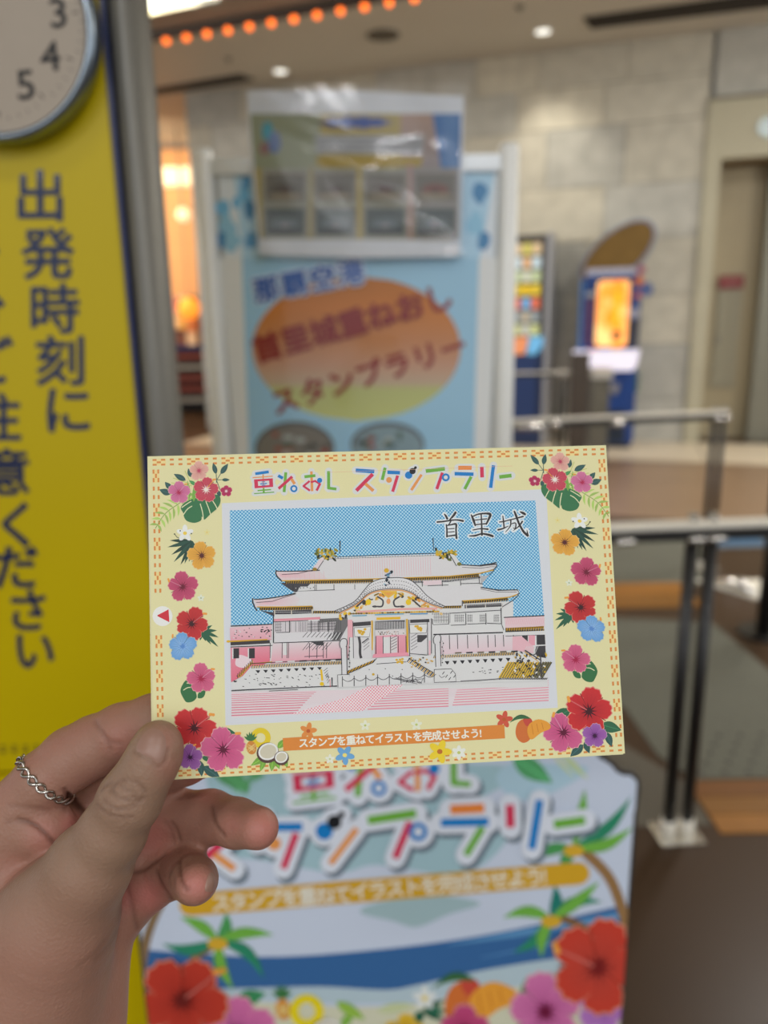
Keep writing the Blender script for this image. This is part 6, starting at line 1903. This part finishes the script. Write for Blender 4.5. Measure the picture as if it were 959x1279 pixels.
# redness: palm side of the fingers and their tips, thumb tip
def spot(x, y, r, a, z0=0, z1=1): red[:] = np.maximum(red, a * np.exp(-(((pxs - x) ** 2 + (pys - y) ** 2) / r ** 2)) * (dep > z0) * (dep < z1))


for s_ in ((330, 1035, 34, .8, .24), (245, 1105, 26, .85, .24), (290, 1030, 26, .55, .24), (190, 1045, 36, .8, .255), (185, 1120, 30, .95, .255), (160, 1120, 30, .8, .255), (90, 1030, 24, .8, .25), (60, 1045, 40, .55, .25),
           (150, 925, 40, .45, .24), (205, 925, 18, .35), (213, 960, 22, .3), (60, 975, 30, .3, .24), (20, 1090, 50, .35, .24), (262, 970, 40, .8, .25)): spot(*s_)
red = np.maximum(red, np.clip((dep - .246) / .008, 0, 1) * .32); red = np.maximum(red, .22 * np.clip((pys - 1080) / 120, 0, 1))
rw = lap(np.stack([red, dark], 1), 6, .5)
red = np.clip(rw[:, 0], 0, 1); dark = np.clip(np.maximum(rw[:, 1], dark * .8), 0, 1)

hub = np.array([(40 - 479.5) / F * .268, -(1290 - 639.5) / F * .268, .268])
hub_w = CAMM @ Vector((hub[0], hub[1], -hub[2]))
person = thing('person', 'left hand of a person pinching the card, fingers curled, silver ring on index finger', 'person', Matrix.Translation(hub_w))
Rn = np.array(R3)
wv = (verts * np.array([1, 1, -1])) @ Rn.T + np.array(CPOS) - np.array(hub_w)
me = bpy.data.meshes.new('hand')
me.vertices.add(len(wv)); me.vertices.foreach_set('co', wv.astype(np.float32).ravel())
me.loops.add(len(faces) * 4); me.loops.foreach_set('vertex_index', faces.astype(np.int32).ravel())
me.polygons.add(len(faces)); me.polygons.foreach_set('loop_start', np.arange(0, len(faces) * 4, 4, dtype=np.int32))
me.update(calc_edges=True); me.validate()
for nm_, arr in (('flush', red), ('fold', dark)):
    at = me.attributes.new(nm_, 'FLOAT', 'POINT'); at.data.foreach_set('value', arr.astype(np.float32))
m_skin, nt, b = new_mat('skin')
N = nt.nodes; L = nt.links
tc = N.new('ShaderNodeTexCoord')
SK = 1.0


def rgbn(c):
    n_ = N.new('ShaderNodeRGB'); n_.outputs[0].default_value = lin(c, SK) + [1]; return n_


def mixn(f, a, b_):
    m_ = N.new('ShaderNodeMix'); m_.data_type = 'RGBA'; L.new(f, m_.inputs[0]); L.new(a, m_.inputs[6]); L.new(b_, m_.inputs[7]); return m_.outputs[2]


fl = N.new('ShaderNodeAttribute'); fl.attribute_name = 'flush'; fold_shade = N.new('ShaderNodeAttribute'); fold_shade.attribute_name = 'fold'
nz = N.new('ShaderNodeTexNoise'); nz.inputs['Scale'].default_value = 55; nz.inputs['Detail'].default_value = 6; L.new(tc.outputs['Object'], nz.inputs['Vector'])
nz2 = N.new('ShaderNodeTexNoise'); nz2.inputs['Scale'].default_value = 420; nz2.inputs['Detail'].default_value = 4; L.new(tc.outputs['Object'], nz2.inputs['Vector'])
c1 = mixn(nz.outputs['Fac'], rgbn((146, 117, 95)).outputs[0], rgbn((158, 125, 104)).outputs[0])
c2 = mixn(fl.outputs['Fac'], c1, rgbn((190, 116, 106)).outputs[0])
c3 = mixn(fold_shade.outputs['Fac'], c2, rgbn((88, 52, 38)).outputs[0])  # dark brown carries the painted crease shade
L.new(c3, b.inputs['Base Color'])
b.inputs['Roughness'].default_value = 0.48; b.inputs['Specular IOR Level'].default_value = 0.4
b.inputs['Subsurface Weight'].default_value = 0.12; b.inputs['Subsurface Radius'].default_value = (0.004, 0.0015, 0.0008); b.inputs['Subsurface Scale'].default_value = 1.0
wv_ = N.new('ShaderNodeTexVoronoi'); wv_.inputs['Scale'].default_value = 900; wv_.feature = 'F1'; L.new(tc.outputs['Object'], wv_.inputs['Vector'])
ad = N.new('ShaderNodeMath'); ad.operation = 'ADD'; L.new(nz2.outputs['Fac'], ad.inputs[0]); L.new(wv_.outputs['Distance'], ad.inputs[1])
bp = N.new('ShaderNodeBump'); bp.inputs['Strength'].default_value = 0.4; bp.inputs['Distance'].default_value = 0.0003
L.new(ad.outputs[0], bp.inputs['Height']); L.new(bp.outputs[0], b.inputs['Normal'])
hand = put('hand', me, m_skin, person, smooth=True)

# nails: thin plates laid on the surface inside an outline
from mathutils.bvhtree import BVHTree
bvh = BVHTree.FromPolygons([Vector(v) for v in wv.tolist()], faces.tolist())
m_nail = M('nail', (160, 124, 108), rough=0.38, scale=200, var=0.04)


def nail(outline, name, n=16, lift=0.00032):
    O = catmull(outline, 4); cx = sum(p[0] for p in O) / len(O); cy = sum(p[1] for p in O) / len(O)
    rings_ = []; bm = bmesh.new()
    for k in range(0, 6):
        f = 1 - k / 6.0; rg_ = []
        for p in O:
            x = cx + (p[0] - cx) * f; y = cy + (p[1] - cy) * f
            d = ray(x, y).normalized(); h = bvh.ray_cast(CPOS - hub_w, d)
            if h[0] is None: h = (d * .23 + CPOS - hub_w, -d)
            up_ = lift * (1 - f ** 6) + .00004
            rg_.append(bm.verts.new(h[0] - d * up_))
        rings_.append(rg_)
    for a, b_ in zip(rings_, rings_[1:]):
        for k in range(len(O)): bm.faces.new((a[k], a[(k + 1) % len(O)], b_[(k + 1) % len(O)], b_[k]))
    bm.faces.new(rings_[-1])
    return put(name, bm_mesh(bm, name), m_nail, person, smooth=True)


nail([(170, 936), (178, 942), (188, 947), (197, 953), (204, 948), (207, 934), (206, 920), (198, 911), (186, 911), (176, 921)], 'thumbnail')
nail([(256, 1112), (261, 1114), (267, 1112), (269, 1103), (267, 1092), (262, 1090), (258, 1099)], 'nail')

# braided silver ring on the index finger
ra, rb = P3(32, 1004, .2625), P3(82, 946, .2620)
ctr = P3(56.5, 973.5, .2612); axis = (rb - ra); axis[2] += 0.006; axis /= np.linalg.norm(axis)
e1 = np.cross(axis, [0, 0, 1.0]); e1 /= np.linalg.norm(e1); e2 = np.cross(axis, e1)
RR = pr_(37.4, .2612) + .0003


def tw(v): v = v * np.array([1, 1, -1]); return Vector((Rn @ v + np.array(CPOS)).tolist())


rg0 = thing('finger_ring', 'braided silver ring on the index finger of the hand', 'ring', Matrix.Translation(tw(ctr)))
m_sil = M('silver', (196, 190, 182), rough=0.22, metal=1.0, var=0.03)
for s_ in range(2):
    bm = bmesh.new(); pts = []
    n = 260
    for i in range(n + 1):
        th = 2 * math.pi * i / n; w_ = 9 * th + s_ * math.pi
        rad_ = RR + .00050 + .00048 * math.sin(w_); off_ = .00115 * math.cos(w_)
        pts.append(tw(ctr + (e1 * math.cos(th) + e2 * math.sin(th)) * rad_ + axis * off_) - rg0.matrix_world.translation)
    add_tube(bm, pts, .00056, 8, caps=False)
    put('strand', bm_mesh(bm, 'strand'), m_sil, rg0, smooth=True)
